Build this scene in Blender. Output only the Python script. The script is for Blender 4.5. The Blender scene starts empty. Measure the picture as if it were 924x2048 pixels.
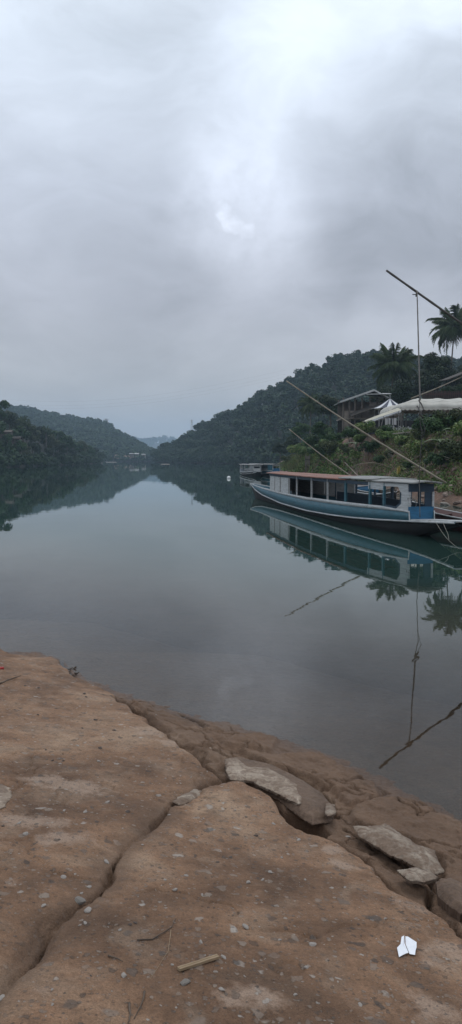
import bpy, math, random
import numpy as np
from mathutils import Vector, Matrix
R = math.radians
random.seed(7); rng = np.random.default_rng(7)
scn = bpy.context.scene
COL = scn.collection

# ------------------------------------------------------------------ camera, sky, sun, exposure
H0, F, CX, CY, HOR = 2.6, 1479.0, 462.0, 1024.0, 918.0
PITCH = math.atan((CY-HOR)/F)
cd = bpy.data.cameras.new('camera'); cam = bpy.data.objects.new('camera', cd); COL.objects.link(cam)
cam.location = (0, 0, H0); cam.rotation_euler = (R(90)-PITCH, 0, 0)
cd.sensor_fit = 'VERTICAL'; cd.sensor_height = 36; cd.lens = 36*F/2048
cd.clip_start = 0.05; cd.clip_end = 20000
scn.camera = cam
CP, SP = math.cos(PITCH), math.sin(PITCH)
def ray(px, py):
    a, b = (px-CX)/F, (CY-py)/F
    return Vector((a, CP+b*SP, -SP+b*CP))
def P(px, py, Y):                                   # point on the sight line at depth Y
    d = ray(px, py); t = Y/d.y
    return Vector((d.x*t, Y, H0+d.z*t))
def W(px, py, z=0.0):                               # point on the level z
    d = ray(px, py); t = (z-H0)/d.z
    return Vector((d.x*t, d.y*t, z))

SUN_EL, SUN_AZ = R(62), R(12)
world = bpy.data.worlds.new('World'); scn.world = world; world.use_nodes = True
def build_world():
    nt = world.node_tree; N = nt.nodes; L = nt.links; N.clear()
    out = N.new('ShaderNodeOutputWorld'); bg = N.new('ShaderNodeBackground'); L.new(bg.outputs[0], out.inputs[0])
    sky = N.new('ShaderNodeTexSky'); sky.sky_type = 'NISHITA'; sky.sun_disc = False
    sky.sun_elevation = SUN_EL; sky.sun_rotation = SUN_AZ; sky.dust_density = 3.0
    tc = N.new('ShaderNodeTexCoord')
    def math_(op, a, b=None, c=None, clamp=False):
        n = N.new('ShaderNodeMath'); n.operation = op; n.use_clamp = clamp
        for i, v in enumerate((a, b, c)):
            if v is None: continue
            if isinstance(v, (int, float)): n.inputs[i].default_value = v
            else: L.new(v, n.inputs[i])
        return n.outputs[0]
    def noise(scale, det, rough, vec, dist=0.0):
        n = N.new('ShaderNodeTexNoise'); n.inputs['Scale'].default_value = scale; n.inputs['Detail'].default_value = det
        n.inputs['Roughness'].default_value = rough; n.inputs['Distortion'].default_value = dist; L.new(vec, n.inputs['Vector']); return n
    # warped direction so that cloud edges are ragged
    wn = noise(2.6, 5, 0.55, tc.outputs['Generated'])
    sub = N.new('ShaderNodeVectorMath'); sub.operation = 'SUBTRACT'; L.new(wn.outputs['Color'], sub.inputs[0]); sub.inputs[1].default_value = (.5, .5, .5)
    sc = N.new('ShaderNodeVectorMath'); sc.operation = 'SCALE'; L.new(sub.outputs[0], sc.inputs[0]); sc.inputs['Scale'].default_value = 0.17
    ad = N.new('ShaderNodeVectorMath'); ad.operation = 'ADD'; L.new(tc.outputs['Generated'], ad.inputs[0]); L.new(sc.outputs[0], ad.inputs[1])
    nm = N.new('ShaderNodeVectorMath'); nm.operation = 'NORMALIZE'; L.new(ad.outputs[0], nm.inputs[0])
    warped = nm.outputs[0]
    def blob(px, py, r0, r1, vec=warped):              # 1 within r0 degrees, 0 beyond r1
        d = ray(px, py).normalized()
        dp = N.new('ShaderNodeVectorMath'); dp.operation = 'DOT_PRODUCT'; L.new(vec, dp.inputs[0]); dp.inputs[1].default_value = d
        mr = N.new('ShaderNodeMapRange'); mr.interpolation_type = 'SMOOTHERSTEP'
        mr.inputs[1].default_value = math.cos(R(r1)); mr.inputs[2].default_value = math.cos(R(r0)); L.new(dp.outputs['Value'], mr.inputs[0])
        return mr.outputs[0]
    sep = N.new('ShaderNodeSeparateXYZ'); L.new(tc.outputs['Generated'], sep.inputs[0])
    ramp = N.new('ShaderNodeValToRGB'); L.new(sep.outputs['Z'], ramp.inputs[0]); e = ramp.color_ramp.elements
    e[0].position = 0.0; e[0].color = (.45, .44, .45, 1); e[1].position = 1.0; e[1].color = (.80, .86, .93, 1)
    for p, c in ((.10, (.465, .465, .48)), (.20, (.50, .515, .575)), (.33, (.59, .635, .73)), (.47, (.69, .765, .87)), (.62, (.75, .83, .92))):
        q = e.new(p); q.color = (*c, 1)
    # broad and medium variation
    st_ = N.new('ShaderNodeMapping'); st_.inputs['Scale'].default_value = (1, 1, 2.3); st_.inputs['Location'].default_value = (.3, .1, .55); L.new(warped, st_.inputs['Vector'])
    n1 = noise(2.1, 5, .5, st_.outputs[0], .2); n2 = noise(6.5, 7, .6, st_.outputs[0], .4)
    v = math_('MULTIPLY_ADD', n1.outputs[0], .42, .79)
    v2 = math_('MULTIPLY_ADD', n2.outputs[0], .58, .71)
    v = math_('MULTIPLY', v, v2)
    for (px, py, r0, r1, amt) in ((860, 360, 4, 12, -.30), (700, 420, 1, 8, -.14), (960, 280, 2, 9, -.10), (830, 120, 2, 11, .17), (640, 200, 0, 9, .08), (530, 260, 0, 8, .10),
                                  (500, 400, 0, 7, .13), (120, 600, 3, 13, -.12), (60, 150, 2, 12, .05), (420, 640, 2, 11, -.08), (800, 610, 0, 5, .14), (620, 760, 0, 7, .06), (300, 330, 1, 10, -.07), (360, 60, 2, 12, -.06)):
        b = blob(px, py, r0, r1); v = math_('MULTIPLY_ADD', b, amt, v)
    # the ragged bright gap in front of the hidden sun
    gw = noise(30, 4, .6, tc.outputs['Generated']); gs_ = N.new('ShaderNodeVectorMath'); gs_.operation = 'SUBTRACT'; L.new(gw.outputs['Color'], gs_.inputs[0]); gs_.inputs[1].default_value = (.5, .5, .5)
    gc = N.new('ShaderNodeVectorMath'); gc.operation = 'SCALE'; L.new(gs_.outputs[0], gc.inputs[0]); gc.inputs['Scale'].default_value = .028
    ga = N.new('ShaderNodeVectorMath'); ga.operation = 'ADD'; L.new(tc.outputs['Generated'], ga.inputs[0]); L.new(gc.outputs[0], ga.inputs[1])
    gn_ = N.new('ShaderNodeVectorMath'); gn_.operation = 'NORMALIZE'; L.new(ga.outputs[0], gn_.inputs[0]); g = None
    for (px, py, r0, r1, a_) in ((447, 424, .0, 1.0, .50), (460, 442, .0, 1.0, .50), (474, 452, .0, .9, .40), (492, 462, .0, .9, .45), (470, 420, .0, 2.0, .18), (500, 440, .0, 2.4, .16), (480, 430, .0, 6, .20)):
        q = math_('MULTIPLY', blob(px, py, r0, r1, vec=gn_.outputs[0]), a_); g = q if g is None else math_('MAXIMUM', g, q)
    gf = noise(34, 6, .62, tc.outputs['Generated']); gf = math_('MULTIPLY_ADD', gf.outputs[0], 4.0, -1.35, clamp=True); g = math_('MULTIPLY', g, math_('MULTIPLY_ADD', gf, .75, .25))
    v = math_('MULTIPLY_ADD', g, .8, v)
    mul = N.new('ShaderNodeVectorMath'); mul.operation = 'SCALE'; L.new(ramp.outputs[0], mul.inputs[0]); L.new(v, mul.inputs['Scale'])
    sk = N.new('ShaderNodeVectorMath'); sk.operation = 'SCALE'; L.new(sky.outputs[0], sk.inputs[0]); sk.inputs['Scale'].default_value = .10
    mx = N.new('ShaderNodeMix'); mx.data_type = 'RGBA'; mx.inputs['Factor'].default_value = .95
    L.new(sk.outputs[0], mx.inputs['A']); L.new(mul.outputs[0], mx.inputs['B'])
    L.new(mx.outputs['Result'], bg.inputs[0]); bg.inputs[1].default_value = 1.0
build_world()
ld = bpy.data.lights.new('sun', 'SUN'); ld.energy = 0.5; ld.angle = R(25); ld.color = (1, .96, .9)
sun = bpy.data.objects.new('sun', ld); COL.objects.link(sun)
sd = Vector((math.sin(SUN_AZ)*math.cos(SUN_EL), math.cos(SUN_AZ)*math.cos(SUN_EL), math.sin(SUN_EL)))
sun.rotation_euler = sd.to_track_quat('Z', 'Y').to_euler()
scn.view_settings.view_transform = 'Standard'; scn.view_settings.look = 'None'
scn.view_settings.exposure = 0.22; scn.view_settings.gamma = 1; scn.view_settings.use_curve_mapping = False
scn.render.engine = 'CYCLES'
scn.cycles.max_bounces = 8; scn.cycles.transparent_max_bounces = 24; scn.cycles.volume_bounces = 1
scn.cycles.use_denoising = True

# ------------------------------------------------------------------ helpers
def tag(o, label=None, cat=None, group=None, kind=None):
    if label: o['label'] = label
    if cat: o['category'] = cat
    if group: o['group'] = group
    if kind: o['kind'] = kind
    return o
def empty(name, loc, rz=0, **k):
    o = bpy.data.objects.new(name, None); COL.objects.link(o); o.location = loc; o.rotation_euler = (0, 0, rz)
    o.empty_display_size = .2
    return tag(o, **k)
def link(name, me, m=None, parent=None, smooth=False):
    o = bpy.data.objects.new(name, me); COL.objects.link(o)
    if m is not None and not me.materials: me.materials.append(m)
    if parent is not None: o.parent = parent
    if smooth: me.polygons.foreach_set('use_smooth', np.ones(len(me.polygons), bool))
    return o
def mesh_np(name, V, Fa, smooth=False):
    V = np.asarray(V, np.float32); Fa = np.asarray(Fa, np.int32); k = Fa.shape[1]
    me = bpy.data.meshes.new(name); me.vertices.add(len(V)); me.vertices.foreach_set('co', V.ravel())
    me.loops.add(Fa.size); me.loops.foreach_set('vertex_index', Fa.ravel())
    me.polygons.add(len(Fa)); me.polygons.foreach_set('loop_start', np.arange(len(Fa), dtype=np.int32)*k)
    try: me.polygons.foreach_set('loop_total', np.full(len(Fa), k, np.int32))
    except Exception: pass
    me.update(calc_edges=True)
    if smooth: me.polygons.foreach_set('use_smooth', np.ones(len(Fa), bool))
    return me
class MB:                                            # collects simple solids into ONE mesh
    def __init__(s): s.v = []; s.f = []
    def add(s, v, f):
        o = len(s.v); s.v += [tuple(p) for p in v]; s.f += [tuple(i+o for i in q) for q in f]; return s
    def box(s, c, d, rz=0, tilt=None):
        M = Matrix.Rotation(rz, 3, 'Z')
        if tilt is not None: M = M @ tilt
        v = [Vector(c) + M @ Vector((d[0]/2*a, d[1]/2*b, d[2]/2*e)) for a in (-1, 1) for b in (-1, 1) for e in (-1, 1)]
        return s.add(v, [(0, 1, 3, 2), (4, 6, 7, 5), (0, 4, 5, 1), (2, 3, 7, 6), (0, 2, 6, 4), (1, 5, 7, 3)])
    def beam(s, a, b, w, h):                         # rectangular bar from a to b
        a, b = Vector(a), Vector(b); d = (b-a); l = d.length; d.normalize()
        up = Vector((0, 0, 1)) if abs(d.z) < .95 else Vector((1, 0, 0))
        x = d.cross(up).normalized(); y = x.cross(d).normalized()
        v = [p + x*w/2*i + y*h/2*j for p in (a, b) for i in (-1, 1) for j in (-1, 1)]
        return s.add(v, [(0, 1, 3, 2), (4, 6, 7, 5), (0, 4, 5, 1), (2, 3, 7, 6), (0, 2, 6, 4), (1, 5, 7, 3)])
    def tube(s, pts, rad, n=8):
        pts = [Vector(p) for p in pts]
        if isinstance(rad, (int, float)): rad = [rad]*len(pts)
        vs = []; fs = []
        for i, p in enumerate(pts):
            d = (pts[min(i+1, len(pts)-1)] - pts[max(i-1, 0)]).normalized()
            up = Vector((0, 0, 1)) if abs(d.z) < .9 else Vector((1, 0, 0))
            x = d.cross(up).normalized(); y = x.cross(d).normalized()
            for k in range(n):
                a = 2*math.pi*k/n; vs.append(p + x*math.cos(a)*rad[i] + y*math.sin(a)*rad[i])
        for i in range(len(pts)-1):
            for k in range(n):
                fs.append((i*n+k, i*n+(k+1) % n, (i+1)*n+(k+1) % n, (i+1)*n+k))
        fs.append(tuple(range(n-1, -1, -1))); fs.append(tuple((len(pts)-1)*n+k for k in range(n)))
        return s.add(vs, fs)
    def quad(s, *p): return s.add(p, [tuple(range(len(p)))])
    def strip(s, A, B):                              # ruled sheet between two polylines
        n = len(A); return s.add(list(A)+list(B), [(i, i+1, n+i+1, n+i) for i in range(n-1)])
    def mesh(s, name):
        me = bpy.data.meshes.new(name); me.from_pydata(s.v, [], s.f); me.update(); return me
    def build(s, name, m, parent=None, smooth=False, solid=None):
        o = link(name, s.mesh(name), m, parent, smooth)
        if solid:
            md = o.modifiers.new('solid', 'SOLIDIFY'); md.thickness = solid; md.offset = 0
        return o
def copy_tree(o, parent=None):
    c = o.copy(); COL.objects.link(c); c.parent = parent
    for ch in [x for x in bpy.data.objects if x.parent == o]: copy_tree(ch, c)
    return c
def tree_copy(root, kids):                           # root thing plus listed parts (fast)
    c = root.copy(); COL.objects.link(c)
    for k in kids:
        q = k.copy(); COL.objects.link(q); q.parent = c
    return c

# value noise in numpy
_tab = np.random.default_rng(3).random((256, 256))
def vn(x, y, s=0):
    x = x + s*17.13; y = y + s*9.71
    xi = np.floor(x).astype(int); yi = np.floor(y).astype(int); fx = x-xi; fy = y-yi
    fx = fx*fx*(3-2*fx); fy = fy*fy*(3-2*fy)
    a = _tab[xi % 256, yi % 256]; b = _tab[(xi+1) % 256, yi % 256]; c = _tab[xi % 256, (yi+1) % 256]; d = _tab[(xi+1) % 256, (yi+1) % 256]
    return (a*(1-fx)+b*fx)*(1-fy) + (c*(1-fx)+d*fx)*fy
def fbm(x, y, o=4, s=0, g=.5):
    t = 0; a = 1; w = 0
    for i in range(o): t = t + a*(vn(x*2**i, y*2**i, s+i*3)-.5); w += a; a *= g
    return t/w
def sstep(a, b, x): t = np.clip((x-a)/(b-a), 0, 1); return t*t*(3-2*t)
def dist_line(X, Y, pts):
    D = np.full(X.shape, 1e9)
    for (ax, ay), (bx, by) in zip(pts[:-1], pts[1:]):
        dx, dy = bx-ax, by-ay; t = np.clip(((X-ax)*dx+(Y-ay)*dy)/(dx*dx+dy*dy+1e-12), 0, 1)
        D = np.minimum(D, np.hypot(X-ax-t*dx, Y-ay-t*dy))
    return D
def inside(X, Y, pts):
    I = np.zeros(X.shape, bool); n = len(pts)
    for i in range(n):
        x1, y1 = pts[i]; x2, y2 = pts[(i+1) % n]
        if y1 == y2: continue
        I ^= ((y1 > Y) != (y2 > Y)) & (X < (x2-x1)*(Y-y1)/(y2-y1)+x1)
    return I
def sdist(X, Y, pts):
    d = dist_line(X, Y, list(pts)+[pts[0]]); return np.where(inside(X, Y, pts), d, -d)

# ------------------------------------------------------------------ materials
class NT:
    def __init__(s, name):
        s.m = bpy.data.materials.new(name); s.m.use_nodes = True; s.t = s.m.node_tree; s.N = s.t.nodes; s.L = s.t.links
        s.b = s.N['Principled BSDF']
    def n(s, typ, ins=None, **props):
        q = s.N.new(typ)
        for k, v in props.items(): setattr(q, k, v)
        for k, v in (ins or {}).items():
            if hasattr(v, 'is_output'): s.L.new(v, q.inputs[k])
            else: q.inputs[k].default_value = v
        return q
    def pos(s): return s.n('ShaderNodeNewGeometry').outputs['Position']
    def obj(s): return s.n('ShaderNodeTexCoord').outputs['Object']
    def noise(s, scale, det=4, rough=.55, vec=None, dist=0): 
        q = s.n('ShaderNodeTexNoise', {'Scale': scale, 'Detail': det, 'Roughness': rough, 'Distortion': dist})
        s.L.new(vec if vec is not None else s.obj(), q.inputs['Vector']); return q.outputs['Fac']
    def ramp(s, fac, stops, interp='LINEAR'):
        q = s.n('ShaderNodeValToRGB', {'Fac': fac}); cr = q.color_ramp; cr.interpolation = interp
        cr.elements[0].position = stops[0][0]; cr.elements[0].color = (*stops[0][1], 1)
        cr.elements[1].position = stops[-1][0]; cr.elements[1].color = (*stops[-1][1], 1)
        for p, c in stops[1:-1]: e = cr.elements.new(p); e.color = (*c, 1)
        return q.outputs['Color']
    def mix(s, f, a, b, mode='MIX'):
        q = s.n('ShaderNodeMix', data_type='RGBA', blend_type=mode)
        for k, v in (('Factor', f), ('A', a), ('B', b)):
            if hasattr(v, 'is_output'): s.L.new(v, q.inputs[k])
            elif k == 'Factor': q.inputs[k].default_value = v
            else: q.inputs[k].default_value = (*v, 1)
        return q.outputs['Result']
    def math(s, op, a, b=0.0, clamp=False):
        q = s.n('ShaderNodeMath', operation=op, use_clamp=clamp)
        for i, v in enumerate((a, b)):
            if hasattr(v, 'is_output'): s.L.new(v, q.inputs[i])
            else: q.inputs[i].default_value = v
        return q.outputs[0]
    def out(s, color=None, rough=.8, bump=None, bs=.3, bd=.02, **k):
        if color is not None:
            if hasattr(color, 'is_output'): s.L.new(color, s.b.inputs['Base Color'])
            else: s.b.inputs['Base Color'].default_value = (*color, 1)
        if hasattr(rough, 'is_output'): s.L.new(rough, s.b.inputs['Roughness'])
        else: s.b.inputs['Roughness'].default_value = rough
        if bump is not None:
            q = s.n('ShaderNodeBump', {'Height': bump, 'Strength': bs, 'Distance': bd}); s.L.new(q.outputs[0], s.b.inputs['Normal'])
        for kk, v in k.items(): s.b.inputs[kk].default_value = v
        return s.m
def mat_noise(name, c1, c2, scale=3, rough=.75, det=5, spread=.2, bd=.01, bs=.4, **k):
    t = NT(name); n = t.noise(scale, det, .6)
    return t.out(t.ramp(n, [(.5-spread, c1), (.5+spread, c2)]), rough, n, bs, bd, **k)
def mat_paint(name, col, wear=(.25, .22, .18), amount=.58, rough=.55, scale=2.2):
    t = NT(name); v = t.obj(); a = t.noise(scale, 8, .7, v); b = t.noise(scale*7, 5, .7, v)
    st = t.n('ShaderNodeMapping', {'Vector': v, 'Scale': (1.2, 1.2, 9.0)}); c = t.noise(2.0, 5, .6, st.outputs[0])
    dk = tuple(x*.62 for x in col)
    colr = t.mix(t.ramp(c, [(.35, (0, 0, 0)), (.7, (1, 1, 1))]), dk, col)
    w = t.ramp(t.math('ADD', t.math('MULTIPLY', a, .6), t.math('MULTIPLY', b, .4)), [(amount, (0, 0, 0)), (amount+.05, (1, 1, 1))])
    return t.out(t.mix(w, colr, wear), rough, b, .3, .004)
def mat_leaf(name, stops, trans=.0, rough=.6, big=.12):
    t = NT(name); g = t.n('ShaderNodeNewGeometry'); r = g.outputs['Random Per Island']
    oi = t.n('ShaderNodeObjectInfo').outputs['Random']
    n = t.noise(big, 3, .5, g.outputs['Position'])
    f = t.math('ADD', t.math('MULTIPLY', r, .5), t.math('ADD', t.math('MULTIPLY', n, .5), t.math('MULTIPLY', oi, .22)))
    f = t.math('SUBTRACT', f, .1)
    m = t.out(t.ramp(f, stops), rough)
    t.b.inputs['Specular IOR Level'].default_value = .18
    return m
M = {}
G = lambda a, b, c: [(.1, a), (.5, b), (.95, c)]
M['forest'] = mat_leaf('forest_leaves', G((.006, .016, .008), (.016, .042, .018), (.050, .088, .032)), big=.05)
M['leaf'] = mat_leaf('tree_leaves', G((.010, .026, .009), (.026, .062, .018), (.060, .110, .034)))
M['leaf_olive'] = mat_leaf('olive_leaves', G((.024, .034, .012), (.045, .062, .022), (.080, .095, .035)))
M['leaf_dark'] = mat_leaf('dark_leaves', G((.008, .017, .008), (.018, .034, .014), (.038, .058, .024)))
M['palm'] = mat_leaf('palm_leaves', G((.030, .050, .020), (.060, .092, .036), (.12, .145, .065)))
M['under'] = mat_leaf('undergrowth_leaves', [(.05, (.026, .060, .012)), (.42, (.066, .135, .030)), (.70, (.135, .180, .052)), (.95, (.27, .25, .13))], big=.5)
M['grass'] = mat_leaf('grass_blades', [(.05, (.05, .07, .02)), (.5, (.09, .11, .035)), (.95, (.22, .20, .10))], big=.3)
M['banana'] = mat_leaf('banana_leaves', [(.1, (.05, .09, .04)), (.6, (.11, .16, .08)), (.95, (.22, .25, .15))])
M['bark'] = mat_noise('bark', (.04, .034, .027), (.12, .10, .08), 6, .9)
M['palm_bark'] = mat_noise('palm_bark', (.08, .07, .06), (.19, .17, .145), 9, .9)
M['bamboo'] = mat_noise('bamboo', (.11, .088, .06), (.26, .22, .16), 1.6, .6)
M['old_bamboo'] = mat_noise('weathered_bamboo', (.06, .055, .05), (.13, .12, .11), 1.6, .7)
M['rope'] = mat_noise('rope', (.03, .028, .026), (.07, .065, .06), 30, .9)
M['rope_pale'] = mat_noise('rope_pale', (.14, .13, .11), (.28, .26, .22), 30, .9)
M['blue'] = mat_paint('blue_boat_paint', (.028, .125, .170), (.13, .17, .18), .60)
M['blue_bright'] = mat_paint('bright_blue_paint', (.022, .15, .29), (.10, .14, .16), .64)
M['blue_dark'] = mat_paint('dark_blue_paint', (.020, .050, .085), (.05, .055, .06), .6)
M['white'] = mat_paint('white_boat_paint', (.50, .51, .51), (.16, .15, .13), .57)
M['white_dull'] = mat_paint('weathered_white_paint', (.27, .28, .28), (.10, .09, .08), .55)
M['hull_dark'] = mat_paint('tarred_hull', (.006, .007, .008), (.02, .018, .015), .62, rough=.95)
M['boat_wood'] = mat_noise('boat_wood', (.04, .03, .022), (.11, .085, .06), 4, .8)
M['red'] = mat_paint('dark_red_paint', (.085, .020, .016), (.05, .035, .03), .56)
def roof_mat(name, a, b, rust, amt):
    t = NT(name); v = t.obj(); n = t.noise(1.3, 6, .6, v); w = t.n('ShaderNodeTexWave', {'Vector': v, 'Scale': 4.2, 'Distortion': .0}, bands_direction='X')
    m = t.n('ShaderNodeMapping', {'Vector': v, 'Scale': (.6, 5, 1)}); s = t.noise(2.0, 5, .6, m.outputs[0])
    c = t.mix(t.ramp(n, [(.35, (0,)*3), (.65, (1,)*3)]), a, b)
    c = t.mix(t.ramp(s, [(amt, (0,)*3), (amt+.12, (1,)*3)]), c, rust)
    return t.out(c, .6, w.outputs['Fac'], .5, .02)
M['roof_red'] = roof_mat('rusty_roof', (.19, .075, .048), (.28, .12, .08), (.11, .055, .04), .55)
M['roof_grey'] = roof_mat('grey_roof', (.20, .20, .195), (.30, .30, .285), (.12, .105, .09), .56)
M['house_roof'] = roof_mat('house_roof', (.20, .20, .20), (.30, .30, .30), (.12, .09, .07), .58)
M['house_wall'] = mat_noise('house_wall', (.075, .062, .055), (.15, .125, .105), 1.5, .85)
M['concrete_wall'] = mat_noise('concrete_wall', (.16, .13, .11), (.26, .22, .19), 1.5, .85)
M['dark_wood'] = mat_noise('dark_wood', (.02, .016, .013), (.06, .048, .038), 3, .85)
M['fascia'] = mat_noise('fascia', (.34, .34, .34), (.46, .46, .45), 2, .6)
M['canvas'] = mat_noise('tent_canvas', (.40, .385, .34), (.54, .52, .47), .9, .75, bd=.06, bs=.5)
M['canvas_y'] = mat_noise('yellowed_canvas', (.38, .36, .28), (.52, .49, .39), .9, .75, bd=.06, bs=.5)
M['canvas_w'] = mat_noise('white_canvas', (.52, .53, .54), (.64, .65, .66), .9, .7)
M['canvas_d'] = mat_noise('dark_canvas', (.02, .025, .05), (.05, .055, .09), .9, .7)
M['tent_shade'] = mat_noise('tent_shade', (.015, .015, .018), (.035, .035, .038), 1, .9)  # near-black colour standing in for the shade under the tents
M['steel'] = mat_noise('galvanised_pole', (.14, .14, .14), (.28, .28, .27), 4, .5)
M['plastic_blue'] = mat_noise('blue_plastic', (.02, .07, .25), (.04, .11, .35), 2, .5)
M['plastic_white'] = mat_noise('white_plastic', (.42, .43, .44), (.55, .55, .56), 2, .5)
M['yellow'] = mat_noise('yellow_plastic', (.30, .22, .04), (.46, .36, .09), 6, .6)
M['rock'] = mat_noise('bank_rock', (.10, .07, .055), (.25, .185, .15), 2.5, .85, bd=.03)
M['rock_grey'] = mat_noise('grey_rock', (.13, .115, .10), (.26, .23, .20), 12, .85, bd=.03)
M['paper'] = mat_noise('paper', (.74, .76, .80), (.84, .85, .88), 20, .8, bd=.001)
M['stick'] = mat_noise('split_bamboo', (.20, .135, .075), (.36, .26, .16), 12, .7, bd=.002)
M['twig'] = mat_noise('dry_twig', (.05, .035, .025), (.13, .095, .07), 12, .9, bd=.002)
M['pebble'] = mat_noise('pale_pebble', (.15, .12, .10), (.42, .38, .34), 60, .8, bd=.002)
M['pebble_dark'] = mat_noise('dark_pebble', (.05, .035, .03), (.10, .075, .06), 25, .8, bd=.002)
M['red_plastic'] = mat_noise('red_plastic', (.30, .02, .02), (.42, .04, .03), 9, .5)
M['hill_soil'] = mat_noise('hill_soil', (.010, .014, .008), (.026, .026, .016), .05, .95)
M['clearing'] = mat_noise('bare_clearing', (.22, .14, .10), (.34, .24, .19), .1, .9)
M['buoy'] = mat_noise('white_float', (.7, .7, .7), (.8, .8, .8), 2, .5)

def ramp_material():
    t = NT('muddy_concrete'); v = t.pos()
    pale = t.n('ShaderNodeAttribute', attribute_name='pale').outputs['Fac']
    low = t.n('ShaderNodeAttribute', attribute_name='low').outputs['Fac']
    n1 = t.noise(1.1, 7, .62, v, .3); n2 = t.noise(7, 6, .65, v); n3 = t.noise(45, 5, .7, v); n4 = t.noise(3.1, 6, .6, v, .8)
    base = t.ramp(n1, [(.32, (.106, .060, .036)), (.44, (.168, .095, .056)), (.53, (.238, .137, .081)), (.66, (.325, .215, .140))])
    base = t.mix(t.math('MULTIPLY', t.ramp(n4, [(.52, (0,)*3), (.66, (1,)*3)]), .55), base, (.26, .18, .125))
    base = t.mix(t.math('MULTIPLY', t.ramp(n4, [(.30, (1,)*3), (.42, (0,)*3)]), .55), base, (.105, .070, .048))
    base = t.mix(.55, base, t.ramp(n2, [(.3, (.60,)*3), (.5, (1.0,)*3), (.7, (1.32,)*3)]), 'MULTIPLY')
    base = t.mix(.55, base, t.ramp(n3, [(.25, (.55,)*3), (.5, (1.0,)*3), (.75, (1.4,)*3)]), 'MULTIPLY')
    base = t.mix(t.math('MULTIPLY', low, .7), base, t.mix(n2, (.095, .060, .040), (.165, .105, .070)))
    base = t.mix(t.math('MULTIPLY', t.ramp(t.math('ADD', pale, t.math('MULTIPLY', t.math('SUBTRACT', n2, .5), 1.1)), [(.42, (0,)*3), (.62, (1,)*3)]), .8), base, (.35, .25, .185))
    n5 = t.noise(150, 3, .8, v); base = t.mix(.7, base, t.ramp(n5, [(.3, (.55,)*3), (.5, (1.0,)*3), (.7, (1.45,)*3)]), 'MULTIPLY')
    # stones set in the worn concrete, two sizes
    H = t.math('ADD', n3, t.math('MULTIPLY', n2, 1.5))
    for sc, th, keep, seed in ((13, .34, .52, 0), (27, .34, .45, 3), (7.5, .26, .72, 7), (45, .32, .45, 5)):
        mp = t.n('ShaderNodeMapping', {'Vector': v, 'Location': (seed, seed*2, 0), 'Scale': (1, 1, 1)})
        wob = t.n('ShaderNodeTexNoise', {'Vector': mp.outputs[0], 'Scale': sc*1.5, 'Detail': 2}); 
        wv = t.n('ShaderNodeVectorMath', {0: wob.outputs['Color'], 'Scale': .8/sc}, operation='SCALE').outputs[0]
        av = t.n('ShaderNodeVectorMath', {0: mp.outputs[0], 1: wv}, operation='ADD').outputs[0]
        vo = t.n('ShaderNodeTexVoronoi', {'Vector': av, 'Scale': sc, 'Randomness': 1.0}, voronoi_dimensions='2D')
        sep = t.n('ShaderNodeSeparateColor', {0: vo.outputs['Color']})
        rad = t.math('MULTIPLY', sep.outputs[1], th)
        ins = t.math('SUBTRACT', rad, vo.outputs['Distance'])
        msk = t.math('MULTIPLY', ins, 14.0, True)
        msk = t.math('MULTIPLY', msk, t.math('GREATER_THAN', sep.outputs[0], keep))
        msk = t.math('MULTIPLY', msk, t.math('SUBTRACT', 1.0, t.math('MULTIPLY', low, .9)))
        colr = t.ramp(sep.outputs[2], [(0, (.055, .045, .040)), (.25, (.10, .085, .075)), (.5, (.22, .165, .13)), (.86, (.29, .235, .19)), (1, (.45, .41, .37))])
        base = t.mix(t.math('MULTIPLY', msk, t.math('MULTIPLY', sep.outputs[0], .78)), base, t.mix(.5, colr, t.ramp(n3, [(.2, (.6,)*3), (.8, (1.3,)*3)]), 'MULTIPLY'))
        H = t.math('ADD', H, t.math('MULTIPLY', msk, .35))
    z = t.n('ShaderNodeSeparateXYZ', {0: v}).outputs['Z']
    zz = t.math('ADD', z, t.math('MULTIPLY', t.math('SUBTRACT', n2, .5), .06))
    wet = t.n('ShaderNodeMapRange', {0: zz, 1: .01, 2: .10, 3: 1.0, 4: 0.0}).outputs[0]
    base = t.mix(wet, base, t.mix(1.0, base, (.68, .66, .65), 'MULTIPLY'))
    rough = t.n('ShaderNodeMapRange', {0: wet, 3: .85, 4: .42}).outputs[0]
    m = t.out(base, rough, H, .9, .016)
    t.b.inputs['Specular IOR Level'].default_value = .3
    return m
M['ramp'] = ramp_material()
def chunk_mat(name, a, b, top=None):
    t = NT(name); v = t.pos(); n1 = t.noise(6, 7, .65, v); n2 = t.noise(50, 5, .7, v)
    c = t.ramp(n1, [(.3, a), (.7, b)])
    if top: c = t.mix(t.math('MULTIPLY', t.ramp(t.noise(9, 6, .7, v, .8), [(.42, (0,)*3), (.56, (1,)*3)]), top), c, (.15, .098, .066))
    c = t.mix(.8, c, t.ramp(n2, [(.25, (.5,)*3), (.5, (1,)*3), (.8, (1.4,)*3)]), 'MULTIPLY')
    return t.out(c, .88, t.math('ADD', n1, n2), .7, .012)
M['chunk'] = chunk_mat('mud_coated_concrete', (.095, .060, .040), (.175, .113, .076))
M['crust'] = chunk_mat('pale_broken_concrete', (.20, .145, .10), (.43, .35, .275), .8)
M['crust_grey'] = chunk_mat('grey_broken_concrete', (.17, .125, .09), (.37, .305, .24), .9)
def bank_material():
    t = NT('bank_earth'); v = t.pos(); n = t.noise(.35, 6, .6, v); n2 = t.noise(3, 6, .65, v)
    c = t.ramp(n, [(.3, (.060, .050, .026)), (.48, (.10, .060, .038)), (.7, (.17, .095, .065))])
    c = t.mix(.7, c, t.ramp(n2, [(.3, (.5,)*3), (.7, (1.4,)*3)]), 'MULTIPLY')
    return t.out(c, .92, n2, .8, .15)
M['bank'] = bank_material()
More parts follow.
